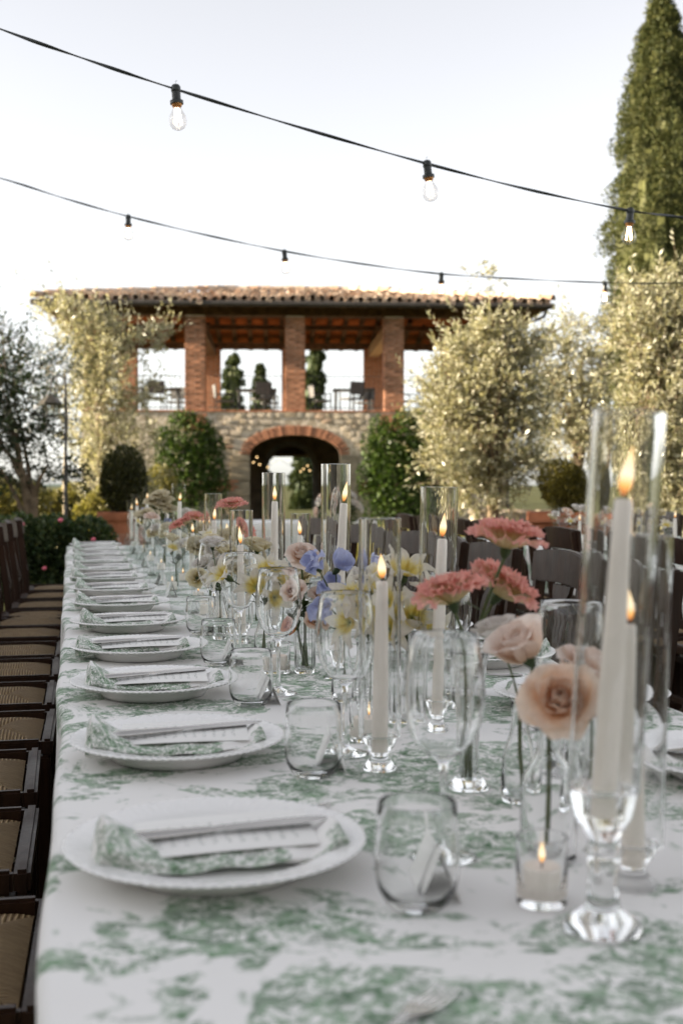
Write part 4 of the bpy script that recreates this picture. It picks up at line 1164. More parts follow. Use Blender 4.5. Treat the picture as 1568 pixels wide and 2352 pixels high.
# ------------------------------------------------------------------ chairs
def solid_band(levels, y0f, thick):
    pass
def make_chair():
    t = thing('rush_chair', '', 'chair')
    bw = 'chair_wood'
    SD, SW, SH = .39, .44, .462            # depth (x), width (y), height
    rail = []
    # seat frame: flat rails with a raised outer lip
    ob('front_rail', MB().box(SD - .029, SD, -SW / 2, SW / 2, SH - .045, SH).mesh('front_rail', bw, bevel=.007), t)
    ob('back_rail', MB().box(0.0, .04, -SW / 2 + .05, SW / 2 - .05, SH - .04, SH - .006).mesh('back_rail', bw, bevel=.005), t)
    for s in (-1, 1):
        ya, yb = sorted((s * (SW / 2 - .024), s * (SW / 2 - .001)))
        ob('side_rail', MB().box(.01, SD - .030, ya, yb, SH - .045, SH - .001).mesh('side_rail', bw, bevel=.006), t)
    # rush panels: four triangles meeting along a seam
    x0, x1, y0, y1 = .03, SD - .036, -SW / 2 + .030, SW / 2 - .030
    cx0, cx1 = x0 + .12, x1 - .12
    A, B_, Cc, Dd = (x0, y0), (x1, y0), (x1, y1), (x0, y1); E, Fp = (cx0, 0), (cx1, 0)
    def panel(a, b, c, d):
        """edge a-b on the rail, c-d along the seam; domed"""
        def fn(u, v):
            pa = Vector((*a, 0)).lerp(Vector((*b, 0)), u); pb = Vector((*d, 0)).lerp(Vector((*c, 0)), u)
            p = pa.lerp(pb, v)
            p.z = SH - .020 + .022 * math.sin(min(1, v * 1.25) * math.pi * .62) - .010 * v ** 6 - .007 * abs(2 * u - 1) ** 9
            return p
        return MB().grid(fn, 16, 10)
    ob('rush_panel', panel(A, B_, Fp, E).mesh('rush_panel', 'rush_y', True), t)
    ob('rush_panel', panel(Cc, Dd, E, Fp).mesh('rush_panel', 'rush_y', True), t)
    ob('rush_panel', panel(B_, Cc, Fp, Fp).mesh('rush_panel', 'rush_x', True), t)
    ob('rush_panel', panel(Dd, A, E, E).mesh('rush_panel', 'rush_x', True), t)
    ob('seat_board', MB().box(.03, SD - .05, -SW / 2 + .03, SW / 2 - .03, SH - .05, SH - .03).mesh('seat_board', 'rush_x'), t)
    for s in (-1, 1):
        y = s * (SW / 2 - .021)
        ob('leg', MB().box(SD - .045, SD - .006, y - .019, y + .019, 0, SH - .046).mesh('leg', bw, bevel=.005), t)
        # back post, raked above the seat
        mb = MB(); prof = [(-.035, 0), (-.005, SH - .05), (-.008, SH + .05), (-.058, .90)]
        vs = []
        for (x, z) in prof:
            for dx, dy in ((-.018, -.017), (.018, -.017), (.018, .017), (-.018, .017)): vs.append((x + dx, y + dy, z))
        fs = [(0, 3, 2, 1), (12, 13, 14, 15)] + [(i * 4 + k, i * 4 + (k + 1) % 4, i * 4 + 4 + (k + 1) % 4, i * 4 + 4 + k) for i in range(3) for k in range(4)]
        ob('back_post', mb.add(vs, fs).mesh('back_post', bw, bevel=.004), t)
        ob('stretcher', MB().box(.0, SD - .03, y - .01, y + .01, .15, .175).mesh('stretcher', bw, bevel=.003), t)
    ob('stretcher', MB().box(SD - .035, SD - .015, -SW / 2 + .03, SW / 2 - .03, .27, .30).mesh('stretcher', bw, bevel=.003), t)
    ob('stretcher', MB().box(-.02, 0, -SW / 2 + .03, SW / 2 - .03, .22, .245).mesh('stretcher', bw, bevel=.003), t)
    def bx(z): return -.008 + (-.050) * (z - .51) / .39
    # broad curved top rail
    mb = MB(); n = 14
    vs = []; fs = []
    for i in range(n + 1):
        u = -1 + 2 * i / n; y = u * (SW / 2 + .004)
        cv = -.028 * (1 - u * u)
        zt = .905 + .012 * (1 - u * u); zb = .80 + .008 * (1 - u * u)
        for (dx, z) in ((.012, zb), (.014, zt), (-.012, zt), (-.012, zb)): vs.append((bx(z) + cv + dx + .014, y, z))
    for i in range(n):
        for k in range(4): fs.append((i * 4 + k, i * 4 + 4 + k, i * 4 + 4 + (k + 1) % 4, i * 4 + (k + 1) % 4))
    fs += [(0, 1, 2, 3), (n * 4 + 3, n * 4 + 2, n * 4 + 1, n * 4)]
    ob('top_rail', mb.add(vs, fs).mesh('top_rail', bw, bevel=.004), t)
    ob('cross_rail', MB().box(bx(.56) - .012, bx(.56) + .01, -SW / 2 + .035, SW / 2 - .035, .535, .575).mesh('cross_rail', bw, bevel=.004), t)
    # vase splat with two slots
    lv = [(.572, .045), (.60, .05), (.63, .062), (.66, .074), (.69, .078), (.715, .07), (.735, .055), (.75, .05), (.765, .062), (.78, .075), (.802, .078)]
    slot = lambda z: (0 if z < .60 or z > .735 else .012 * math.sin((z - .60) / .135 * math.pi) ** .5)
    for kind in (-1, 0, 1):
        vs = []; fs = []
        for (z, w_) in lv:
            s_ = slot(z); c_ = w_ * .38
            if kind == 0: a, b = -(c_ - s_ / 2), c_ - s_ / 2
            elif kind == 1: a, b = c_ + s_ / 2, w_
            else: a, b = -w_, -(c_ + s_ / 2)
            cv = -.024 * max(0, (z - .57) / .23)
            for (dx, y) in ((.007, a), (.007, b), (-.007, b), (-.007, a)): vs.append((bx(z) + cv + dx + .012, y, z))
        for i in range(len(lv) - 1):
            for k in range(4): fs.append((i * 4 + k, i * 4 + (k + 1) % 4, i * 4 + 4 + (k + 1) % 4, i * 4 + 4 + k))
        ob('splat_slat', MB().add(vs, fs).mesh('splat_slat', bw), t)
    return t
CHAIR = make_chair(); chair_used = [False]
def chair(loc, rz, label, group):
    c_ = CHAIR if not chair_used[0] else copy_tree(CHAIR); chair_used[0] = True
    c_.location = loc; c_.rotation_euler = (0, 0, rz); tag(c_, label, 'chair', group); return c_

TZ = .72
HEDGE, GARD = 'rose hedge side', 'garden table side'
END = 'the potted-bush end'
SPC = .54
SY = [1.275 + SPC * i for i in range(13)]            # plate centres along the table
# chairs on the rose-hedge side: front edge from where each seat corner shows
cpx = [159.5, 113, 122, 165.5, 165.5, 178.6, 187.5, 190, 184.5, 189, 191.7, 191.7, 193.5]
cpy = [2606.5, 2353.6, 2188, 2073.8, 1990.5, 1923.8, 1874.4, 1828.6, 1800, 1767, 1737.5, 1718, 1703]
for i in range(13):
    p = PZ(cpx[i] * .784, cpy[i] * .784, .462)
    yc = p.y - .22
    if i > 8: yc = 1.53 + SPC * i + random.uniform(-.02, .02)
    chair((min(p.x, -.02) - .39 if i < 7 else -.405 + .027 * (i - 7), yc, 0), random.uniform(-.035, .035), 'dark wooden rush-seat chair, %s from %s, %s' % (ORD[12 - i], END, HEDGE), 'chairs along the rose hedge side')
for i in range(14):
    yc = .95 + SPC * i + random.uniform(-.03, .03)
    chair((1.50 + random.uniform(-.03, .03), yc, 0), math.pi + random.uniform(-.06, .06), 'dark wooden rush-seat chair, %s from %s, %s' % (ORD[13 - i], END, GARD), 'chairs along the garden table side')

# ------------------------------------------------------------------ tables
def table(name, label, x0, x1, y0, y1, clabel, mat, drop):
    t = thing(name, label, 'table', ((x0 + x1) / 2, (y0 + y1) / 2, 0))
    hx, hy = (x1 - x0) / 2, (y1 - y0) / 2
    n = max(1, int((y1 - y0) / 2.4))
    for i in range(n):
        a, b = -hy + 2 * hy * i / n, -hy + 2 * hy * (i + 1) / n
        ob('table_top', MB().box(-hx + .01, hx - .01, a + .002, b - .002, TZ - .04, TZ - .006).mesh('table_top', 'table_wood'), t)
        for sx in (-1, 1):
            for yy in (a + .12, b - .12):
                ob('leg', MB().box(sx * (hx - .12) - .03, sx * (hx - .12) + .03, yy - .03, yy + .03, 0, TZ - .041).mesh('leg', 'table_wood', bevel=.004), t)
    # cloth: flat top, rounded edge, hanging folds
    cl = MB()
    nu = int(hy * 2 / .03)
    prof = []
    for k in range(13): prof.append((-hx + 2 * hx * k / 12, 0.0, 0))
    def hang(sgn):
        out = []
        for k in range(1, 5):
            a = k / 4 * math.pi / 2; out.append((sgn * (hx + .014 * math.sin(a)), -.014 * (1 - math.cos(a)), 0))
        for k in range(1, 8): out.append((sgn * (hx + .014), -.014 - drop * k / 7, k / 7))
        return out
    L_ = list(reversed(hang(-1))) + prof + hang(1)
    def fn(u, v):
        i = min(int(round(u * (len(L_) - 1))), len(L_) - 1)
        x, z, h = L_[i]; y = -hy + 2 * hy * v
        s = 1 if x > 0 else -1
        w_ = (.008 * math.sin(y * 11 + s) + .006 * math.sin(y * 23.0 + 2 * s)) * h - .004 * h
        return (x + s * w_ + (s * (.005 * math.sin(y * 4.3) + .003 * math.sin(y * 9.1 + 1)) if abs(x) > hx - .001 else 0), y, z + .0010 * math.sin(x * 17 + y * 9) * (1 - h))
    cl.grid(fn, len(L_) - 1, nu)
    # end drops
    for s in (-1, 1):
        def fe(u, v):
            x = -hx - .012 + (2 * hx + .024) * u
            if v < .3:
                a = v / .3 * math.pi / 2; return (x, s * (hy + .014 * math.sin(a)), -.014 * (1 - math.cos(a)))
            h = (v - .3) / .7
            return (x, s * (hy + .014 + h * (.012 + .014 * math.sin(x * 13))), -.014 - drop * h)
        cl.grid(fe, 30, 8)
    o = ob('tablecloth', cl.mesh('tablecloth', mat, True), None, ((x0 + x1) / 2, (y0 + y1) / 2, TZ)); tag(o, clabel, 'tablecloth')
    return o
TX0, TX1 = -.010, 1.085
table('long_banquet_table', 'long wooden banquet table hidden under the green and white printed cloth', TX0, TX1, -.6, 8.15, 'white tablecloth with green pastoral print on the long set table', 'toile_linen', .24)
table('garden_table', 'second set table with its own chairs before the square terracotta pot', 2.95, 3.95, 2.2, 8.8, 'green and white printed tablecloth on the second table by the square pot', 'toile_linen', .46)
t3 = PX(690, 1198, 13.0)
table('sweetheart_table', 'small white table carrying white flowers before the arched passage', t3.x - 1.1, t3.x + .75, t3.y - .1, t3.y + .8, 'plain white tablecloth on the small table before the arch', 'cloth_plain', .7)
for i in range(9):
    chair((2.48 + random.uniform(-.03, .03), 4.0 + i * .56, 0), random.uniform(-.06, .06), 'dark wooden rush-seat chair, %s from the square terracotta pot, at the second table' % ORD[8 - i], 'chairs at the second table')
for i in range(7):
    chair((4.42 + random.uniform(-.03, .03), 5.0 + i * .56, 0), math.pi + random.uniform(-.06, .06), 'dark chair, olive side of the second table, %s from the square pot' % ORD[6 - i], 'chairs behind the second table')

# ------------------------------------------------------------------ place settings
def plate_mesh(seg=216):
    prof = [(0, .003), (.092, .003), (.096, 0), (.101, .001), (.107, .008), (.112, .0155), (.120, .0192), (.140, .0222), (.1605, .0255), (.1625, .0272), (.160, .0288), (.154, .0280), (.147, .0268), (.139, .0255), (.131, .0243), (.123, .0230), (.116, .0195), (.110, .0135), (.104, .0105), (.095, .0098), (0, .0098)]
    mb = MB().lathe(prof, seg)
    out = []
    for (x, y, z) in mb.v:
        r = math.hypot(x, y)
        if r > .116 and z > .0185:
            a = math.atan2(y, x)
            k = min(1, (r - .116) / .01)
            z += .0009 * k * math.sin(84 * a + 55 * (r - .11) * 1.6)
            if r > .158: f = 1 + .0025 * math.sin(84 * a + 4.6); x *= f; y *= f
        out.append((x, y, z))
    mb.v = [(x, y, z * 1.14) for (x, y, z) in out]
    return mb.mesh('charger_plate', 'porcelain', True)
PLATE = plate_mesh()
def napkin_mesh(seed):
    rs = random.Random(seed)
    ph = [rs.uniform(0, 6.28) for _ in range(6)]
    pk = rs.uniform(.008, .015)
    def fn(u, v):
        x = -.135 + .27 * v
        e = abs(v - .5) * 2
        a = 2 * math.pi * u
        hw = .052 + .006 * math.sin(v * 5 + ph[0]) - .010 * max(0, e - .7) / .3
        hh = .0085 + (.011 * max(0, (e - .68) / .32) ** 1.3)
        if v < .28: hh += pk * math.sin(min(1, (.28 - v) / .20) * math.pi / 2) ** 1.5
        if v < .05: hh *= .35 + .65 * math.sin(v / .05 * math.pi / 2)
        if v > .95: hh *= .35 + .65 * math.sin((1 - v) / .05 * math.pi / 2)
        cyv = .006 * math.sin(v * 7 + ph[1])
        y = cyv + hw * math.copysign(abs(math.cos(a)) ** .8, math.cos(a))
        zz = hh * math.sin(a)
        rr = 1 + .10 * math.sin(6 * a + v * 9 + ph[2]) * (.3 + e * .7)
        end = .8 if e > .995 else 1.0
        return (x, y * rr * end, hh + zz * rr * end + .0015 * math.sin(v * 26 + ph[3]))
    mb = MB().grid(fn, 36, 46, True)
    n = len(mb.v)
    mb.f.append(tuple(range(35, -1, -1))); mb.f.append(tuple(n - 36 + k for k in range(36)))
    mb.uv = [(0, 0)] * n
    return mb.mesh('folded_napkin', 'toile_napkin', True)
NAPK = [napkin_mesh(i) for i in range(5)]
def card_mesh():
    mb = MB()
    def top(u, v): return (-.095 + .19 * u, -.045 + .09 * v, .0006 + .0015 * math.sin(u * 3))
    mb.grid(top, 6, 2)
    def bot(u, v): return (-.095 + .19 * (1 - u), -.045 + .09 * v, .0015 * math.sin((1 - u) * 3))
    mb.grid(bot, 6, 2)
    mb.uv = mb.uv[:21] + [(0, 0)] * 21
    return mb.mesh('menu_card', 'menu_print')
CARD = card_mesh()
def knife_mesh():
    mb = MB()
    mb.tube([(-.115, 0, 0), (-.112, 0, 0), (-.10, 0, 0), (-.06, 0, 0), (-.02, 0, 0), (-.008, 0, 0)], [.004, .0075, .0088, .0074, .0058, .0044], 12, flat=.6)
    vs = []; L_ = [(-.008, .004, .0022), (.02, .0075, .0014), (.06, .0092, .0012), (.095, .009, .0011), (.112, .005, .0009), (.117, .001, .0007)]
    for (x, w_, t_) in L_: vs += [(x, -w_, 0), (x, w_ * .8, t_), (x, w_ * .8, -t_), (x, -w_, 0)]
    fs = [(i * 4 + k, i * 4 + (k + 1) % 4, i * 4 + 4 + (k + 1) % 4, i * 4 + 4 + k) for i in range(5) for k in range(4)]
    mb.add(vs, fs)
    return mb.mesh('table_knife', 'silver', True)
KNIFE = knife_mesh()
def fork_mesh():
    mb = MB()
    mb.tube([(-.10, 0, .002), (-.09, 0, .002), (-.05, 0, .003), (.0, 0, .006), (.03, 0, .007)], [.0035, .0052, .0036, .0026, .003], 10, flat=.5)
    def pal(u, v): return (.028 + .028 * u, (-.0115 + .023 * v) * (.35 + .65 * min(1, u * 1.6)), .0066 - .003 * u)
    g = MB().grid(pal, 6, 4); mb.add(g.v, g.f)
    for k in range(4):
        y = -.0095 + .0063 * k
        mb.tube([(.055, y, .0036), (.075, y, .0022), (.090, y, .0035), (.098, y * .97, .0062)], [.0017, .0016, .0013, .0006], 6, flat=.7)
    return mb.mesh('table_fork', 'silver', True)
FORK = fork_mesh()
def tent_mesh():
    mb = MB()
    for s in (-1, 1):
        mb.add([(-.045, s * .021, 0), (.045, s * .021, 0), (.045, 0, .052), (-.045, 0, .052), (-.045, s * .0202, 0), (.045, s * .0202, 0), (.045, 0, .0512), (-.045, 0, .0512)], [(0, 1, 2, 3), (7, 6, 5, 4), (0, 4, 5, 1), (1, 5, 6, 2), (3, 7, 4, 0)])
    return mb.mesh('place_card', 'paper')
TENT = tent_mesh()
def offset_profile(outer, th, floor_):
    inner = [(max(0.0, r - th), z) for (r, z) in reversed(outer) if z > floor_]
    return inner
def shell(outer, th, zf):
    """closed glass body: outer profile from base pole up to the rim, then the inner wall down to the inner floor"""
    inner = [(r - th, z) for (r, z) in reversed(outer) if z > zf + .004 and r > th + .002]
    return outer + [(outer[-1][0] - th / 2, outer[-1][1] + th * .5)] + inner + [(inner[-1][0] * .7, zf + .0012), (0, zf)]
# outlines
TUMB = [(0, 0), (.018, 0), (.024, .0015), (.030, .007), (.0358, .018), (.0385, .032), (.0392, .048), (.0385, .066), (.0368, .084), (.0355, .097)]
GOBL = [(0, 0), (.030, 0), (.0345, .0012), (.033, .003), (.018, .006), (.007, .012), (.0042, .022), (.0036, .05), (.0038, .085), (.0052, .098), (.011, .104), (.022, .112), (.032, .124), (.0395, .142), (.0428, .160), (.0428, .176), (.0405, .198), (.0372, .218), (.0345, .232)]
VOT = [(0, 0), (.0235, 0), (.0248, .002), (.025, .008), (.0252, .03), (.0254, .066)]
def glass_mesh(name, outer, th, zf, seg, mat='clear_glass'):
    if mat == 'clear_glass':
        return MB().lathe(shell(outer, th, zf), seg).mesh(name, mat, True)
    return MB().lathe(outer, seg).mesh(name, mat, True)
G = {}
for nm, o_, th, zf in (('tumbler', TUMB, .0017, .007), ('wine_glass', GOBL, .0014, .107), ('votive_glass', VOT, .0022, .006)):
    G[nm] = glass_mesh(nm, o_, th, zf, 48)
    G[nm + '_far'] = glass_mesh(nm, o_, th, zf, 24, 'thin_glass')
ITEMS = {}        # (category words, side) -> list of (distance key, object, phrase)
def reg(o, phrase, cat, side, y):
    ITEMS.setdefault((phrase, cat, side), []).append((y, o))
def setting(x, y, s, far, side, near_extras=True):
    """s=+1: diner on the -x side facing +x"""
    j = lambda a: random.uniform(-a, a)
    rz = 0 if s > 0 else math.pi
    x += j(.008); y += j(.012)
    base = Matrix.Translation((x, y, TZ)) @ Matrix.Rotation(rz + j(.05), 4, 'Z')
    def put(name, me, lx, ly, lz, rot=(0, 0, 0), sc=1.0):
        o = ob(name, me, None, mw=base @ Matrix.Translation((lx, ly, lz)) @ Euler(rot).to_matrix().to_4x4() @ Matrix.Scale(sc, 4)); return o
    reg(put('charger_plate', PLATE, j(.006), 0, .001, (0, 0, j(.5))), 'white fluted charger plate', 'plate', side, y)
    reg(put('folded_napkin', random.choice(NAPK), -.005 + j(.012), -.008 + j(.010), .0125, (0, -.02, j(.11))), 'folded green-print napkin on its plate', 'napkin', side, y)
    reg(put('menu_card', CARD, .012 + j(.006), -.006, .0368, (.15, -.01, j(.12))), 'white printed menu card on its napkin', 'menu card', side, y)
    reg(put('table_knife', KNIFE, .008 + j(.008), -.008, .0438, (.12, -.018, .17 + j(.10))), 'silver table knife lying on its menu card', 'knife', side, y)
    reg(put('table_fork', FORK, .07, .195 + j(.008), .0012, (0, 0, .02 + j(.04))), 'silver fork lying beside its plate', 'fork', side, y)
    if side == HEDGE: pass
    tum = put('tumbler', G['tumbler' + ('_far' if far else '')], .178 + j(.008), -.165 + j(.01), .0005, (0, 0, j(3)), 1.07)
    reg(tum, 'clear stemless water tumbler', 'tumbler', side, y)
    win = put('wine_glass', G['wine_glass' + ('_far' if far else '')], .246 + j(.008), -.035 + j(.015), .0005, (0, 0, j(3)), 1.07)
    reg(win, 'clear stemmed wine glass', 'wine glass', side, y)
    reg(put('place_card', TENT, .215 + j(.01), -.12 + j(.01), .0005, (0, 0, 1.42 + j(.2))), 'white folded place card', 'place card', side, y)
for i, y in enumerate(SY):
    setting(.156, y, 1, i > 4, HEDGE)
f0 = ob('table_fork', FORK, None, (.228, .853, TZ + .0012), (0, 0, .75)); reg(f0, 'silver fork lying beside its plate', 'fork', HEDGE, .5)
for i in range(14):
    setting(.925, .98 + SPC * i, -1, i > 3, GARD)
SIDE2, SIDE2B = 'second table', 'second table olive side'
for i in range(7):
    setting(3.11, 4.2 + i * .6, 1, True, SIDE2)
    setting(3.79, 4.2 + i * .6, -1, True, SIDE2B)

KZ = 1.078
def PK(x, y, Z): return PX(x, y, Z * KZ)
def at(x, Z, z=TZ):
    p = PK(x, 1111, Z); p.z = z; return p
def hz(y, Z): return CAMZ + (1111 - y) * Z * KZ / FPX

# ------------------------------------------------------------------ candles
def holder_mesh(h, fr, far, fancy):
    if fancy:
        outer = [(0, 0), (fr, 0), (fr + .001, .003), (fr * .86, .010), (fr * .5, .020), (.015, .030), (.0135, .050), (.0145, .068), (.018, .073), (.014, .079), (.013, .085), (.019, .094), (.027, .108), (.031, h - .004), (.0325, h)]
    else:
        outer = [(0, 0), (fr, 0), (fr + .001, .003), (fr * .82, .008), (.016, .014), (.0125, .020), (.015, .026), (.020, .032), (.024, h - .006), (.0255, h)]
    inner = [(.0145, h + .0002), (.0128, h - .004), (.0125, h - .022), (0, h - .022)]
    if far: return MB().lathe(outer + [(.0145, h)], 20).mesh('candle_holder', 'thin_glass', True)
    return MB().lathe(outer + inner, 40).mesh('candle_holder', 'clear_glass', True)
def tube_mesh(r, h, far):
    t = .0021
    if far: return MB().lathe([(r, 0), (r, h)], 28).mesh('glass_tube', 'thin_glass', True)
    return MB().lathe([(r - t, 0), (r, 0), (r, h * .5), (r, h - .0006), (r - t / 2, h), (r - t, h - .0006), (r - t, h * .5)], 56, True).mesh('glass_tube', 'clear_glass', True)
FLAME = MB().lathe([(0, -.004), (.0022, -.003), (.0044, .002), (.0056, .008), (.0052, .014), (.0036, .021), (.0018, .028), (0, .034)], 14).mesh('flame', 'flame', True)
WICK = MB().tube([(0, 0, -.002), (0, 0, .005), (.0008, 0, .009)], .0008, 5).mesh('wick', 'wick')
def taper(x, Z, ytube, ycan, hh, fr=.027, fancy=False, lean=0.0, clean=None, r=.030, far=False, lab=None, xy=None, tubed=True):
    b = at(x, Z) if xy is None else Vector((xy[0], xy[1], TZ))
    zt, zc = hz(ytube, Z) - TZ, hz(ycan, Z) - TZ
    Rl = Matrix.Rotation(lean, 4, FH); Rc = Matrix.Rotation(lean if clean is None else clean, 4, FH)
    Tb = Matrix.Translation(b + Vector((0, 0, .0006)))
    o1 = ob('candle_holder', holder_mesh(hh, fr, far, fancy), None, b + Vector((0, 0, .0006)))
    top = zc - (hh - .0215)
    can = thing('taper_candle', '', 'candle')
    can.matrix_basis = Tb @ Matrix.Translation((0, 0, hh - .0215)) @ Rc
    prof = [(0, 0), (.0117, 0), (.0119, .01), (.0112, top * .4), (.0094, top * .8), (.0083, top - .003), (.0068, top), (.0022, top - .0015), (0, top - .002)]
    ob('wax', MB().lathe(prof, 24).mesh('wax', 'wax', True), can)
    ob('wick', WICK, can, (0, 0, top - .001))
    ob('flame', FLAME, can, (0, 0, top + .008), (random.uniform(-.14, .14), random.uniform(-.14, .14), 0), scale=(random.uniform(.9, 1.2), 1.08, 1.1 * random.uniform(.85, 1.15)))
    o3 = None
    if tubed:
        o3 = ob('glass_tube', tube_mesh(r * 1.06, zt - hh - .0012, far), None, mw=Tb @ Matrix.Translation((0, 0, hh + .0012)) @ Rl)
    for o, ph, ct in ((o1, 'low clear glass candle holder', 'candle holder'), (can, 'lit white taper candle', 'candle'), (o3, 'clear glass tube round a candle', 'glass tube')):
        if o is None: continue
        if lab:
            tag(o, {'candle holder': 'clear glass candle holder under ', 'candle': 'lit white taper candle inside ', 'glass tube': 'clear glass tube forming '}[ct] + lab, ct, 'candles along the long table')
        else: reg(o, ph, ct, 'along the table centre' if xy is None or xy[0] < 2 else 'second table centre', b.y)
taper(1388, 1.02, 945, 1146, .132, .036, True, R(3.6), R(3.4), .0315, lab='the tallest, widest candle tube, beside the peach roses')
taper(1458, 1.13, 1228, 1437, .045, .024, False, R(1.5), R(-.4), .0285, lab='the shorter tube just behind the tallest candle tube')
taper(872, 1.60, 1191, 1336, .048, .0245, False, 0, R(.8), .0290, lab='the short wide tube before the white and yellow lilies')
taper(1000, 1.86, 1119, 1238, .05, .0245, False, R(1.0), R(2.2), .0300, lab='the tube right behind the pink ruffled carnations')
taper(771, 2.36, 1066, 1156, .06, .0255, False, 0, R(2.9), .0300, lab='the tall tube above the blue sweet peas, before the arch')
taper(628, 2.98, 1086, 1152, .06, .0255, False, 0, R(.6), .0295, lab='the tall tube next to the blush rose, before the arch')
taper(554, 2.88, 1172, 1252, .05, .0245, False, 0, R(-.5), .0285, lab='the shorter tube before two small pink carnations')
for (x, Z, yt, yc) in ((490, 3.9, 1134, 1196), (409, 5.1, 1111, 1152), (456, 5.4, 1163, 1216), (470, 4.6, 1150, 1205), (338, 7.5, 1118, 1146), (313, 7.1, 1134, 1162), (302, 7.8, 1150, 1172), (385, 6.3, 1158, 1180), (440, 4.4, 1195, 1225), (520, 4.15, 1180, 1228), (352, 6.8, 1170, 1190), (690, 3.5, 1180, 1230)):
    taper(x, Z, yt, yc, .048, .0245, far=Z > 3.95, lean=R(random.uniform(-.6, .6)), clean=R(random.uniform(-1, 2)))
for (x, Z, yt, yc) in ((1336, 6.9, 1160, 1186), (1392, 6.2, 1165, 1192), (1362, 7.5, 1172, 1196), (1430, 5.5, 1180, 1215), (1500, 5.0, 1200, 1232)):
    p = at(x, Z); taper(x, Z, yt, yc, .048, .0245, far=True, xy=(3.4 + random.uniform(-.12, .12), p.y))
VW = MB().lathe([(0, 0), (.0195, 0), (.0198, .002), (.0195, .027), (.018, .029), (.004, .0265), (0, .0265)], 28).mesh('wax', 'wax', True)
SF = MB().lathe([(0, -.002), (.002, 0), (.0034, .005), (.003, .010), (.0014, .016), (0, .020)], 12).mesh('flame', 'flame', True)
def votive(p, far, label=None):
    g = ob('votive_glass', G['votive_glass' + ('_far' if far else '')], None, p + Vector((0, 0, .0006)))
    c_ = thing('votive_candle', '', 'candle', p + Vector((0, 0, .0085 if not far else .004)))
    ob('wax', VW, c_); ob('wick', WICK, c_, (0, 0, .0265)); ob('flame', SF, c_, (0, 0, .0335))
    if label:
        tag(g, 'small clear votive glass ' + label, 'votive glass', 'votives on the long table'); tag(c_, 'small lit votive candle in its glass ' + label, 'candle', 'votives on the long table')
    else:
        reg(g, 'small clear votive glass', 'votive glass', 'along the table centre', p.y); reg(c_, 'small lit votive candle in its glass', 'candle', 'along the table centre', p.y)
votive(at(1247, 1.085), False, 'in front of the peach rose vase')
votive(at(640, 2.42), False, 'beside the ribbed cup of roses')
votive(at(838, 1.78), False, 'behind the short wide candle tube')
for (x, Z) in ((472, 3.5), (505, 3.35), (545, 3.1), (395, 4.3), (420, 4.7), (370, 5.3), (345, 5.9), (330, 6.6), (455, 3.9), (310, 7.3)):
    votive(at(x, Z), Z > 3.4)

# ------------------------------------------------------------------ vases
def ribbed(mb, n, amp, zmin):
    mb.v = [((x * (1 + amp * math.sin(n * math.atan2(y, x))), y * (1 + amp * math.sin(n * math.atan2(y, x))), z) if z > zmin and math.hypot(x, y) > .006 else (x, y, z)) for (x, y, z) in mb.v]
    return mb
VP = {'bottle': [(0, 0), (.026, 0), (.030, .003), (.031, .012), (.031, .075), (.029, .092), (.020, .108), (.0145, .118), (.0135, .135), (.0155, .142), (.016, .146)],
      'trumpet': [(0, 0), (.028, 0), (.029, .003), (.022, .010), (.013, .022), (.0125, .05), (.014, .09), (.017, .13), (.021, .165), (.0265, .186)],
      'cup': [(0, 0), (.021, 0), (.0225, .003), (.023, .02), (.0235, .08), (.0238, .12), (.025, .137)],
      'slim': [(0, 0), (.022, 0), (.024, .004), (.025, .02), (.022, .06), (.013, .09), (.0105, .115), (.0125, .13)]}
VM = {}
for k, p_ in VP.items():
    VM[k] = ribbed(MB().lathe(shell(p_, .0022, .008), 72), 18, .03 if k in ('trumpet', 'cup') else .0, .012).mesh('bud_vase', 'clear_glass', True)
    VM[k + '_far'] = MB().lathe(p_, 18).mesh('bud_vase', 'thin_glass', True)
def vase(kind, p, far=False, label=None):
    o = ob('bud_vase', VM[kind + ('_far' if far else '')], None, p + Vector((0, 0, .0006)), (0, 0, random.uniform(0, 3)))
    if label: tag(o, label, 'vase')
    else: reg(o, {'bottle': 'clear glass bottle vase', 'trumpet': 'flared ribbed glass vase', 'cup': 'ribbed glass cup vase', 'slim': 'slim-necked clear glass vase'}[kind], 'vase', 'along the table centre' if p.x < 2 else 'second table centre', p.y)
    return o

# ------------------------------------------------------------------ flowers
def petal(Wd, L, cup, bul, curl, ruf, nr, prof, nu=6, nv=7, serr=0.0, seed=0):
    rs = random.Random(seed)
    ph = rs.uniform(0, 6)
    def fn(u, v):
        U = 2 * u - 1; w = prof(v) * Wd
        z = L * v; y = cup * U * U * w - bul * math.sin(math.pi * v) * L - curl * L * max(0, v - .55) ** 2 * 5
        y += ruf * math.sin(U * nr + ph) * v * v
        if v > .8: z += serr * math.sin(U * nr * 3.1 + ph) * (v - .8) * 5 - .10 * L * U * U * (v - .8) * 5
        return (U * w, y, z)
    return MB().grid(fn, nu, nv)
pr_rose = lambda v: .35 + .65 * math.sin(math.pi * min(1, v * .78 + .05)) if v < .97 else .62
pr_fan = lambda v: .10 + .90 * v ** 1.1
pr_lily = lambda v: .12 + .88 * math.sin(math.pi * (v * .93 + .03)) ** .8
pr_pea = lambda v: .25 + .75 * math.sin(math.pi * min(1, v * .72 + .08))
def place(ang, rad, tilt, sc, dz=0.0):
    return Matrix.Rotation(ang, 4, 'Z') @ Matrix.Translation((0, -rad, dz)) @ Matrix.Rotation(tilt, 4, 'X') @ Matrix.Scale(sc, 4)
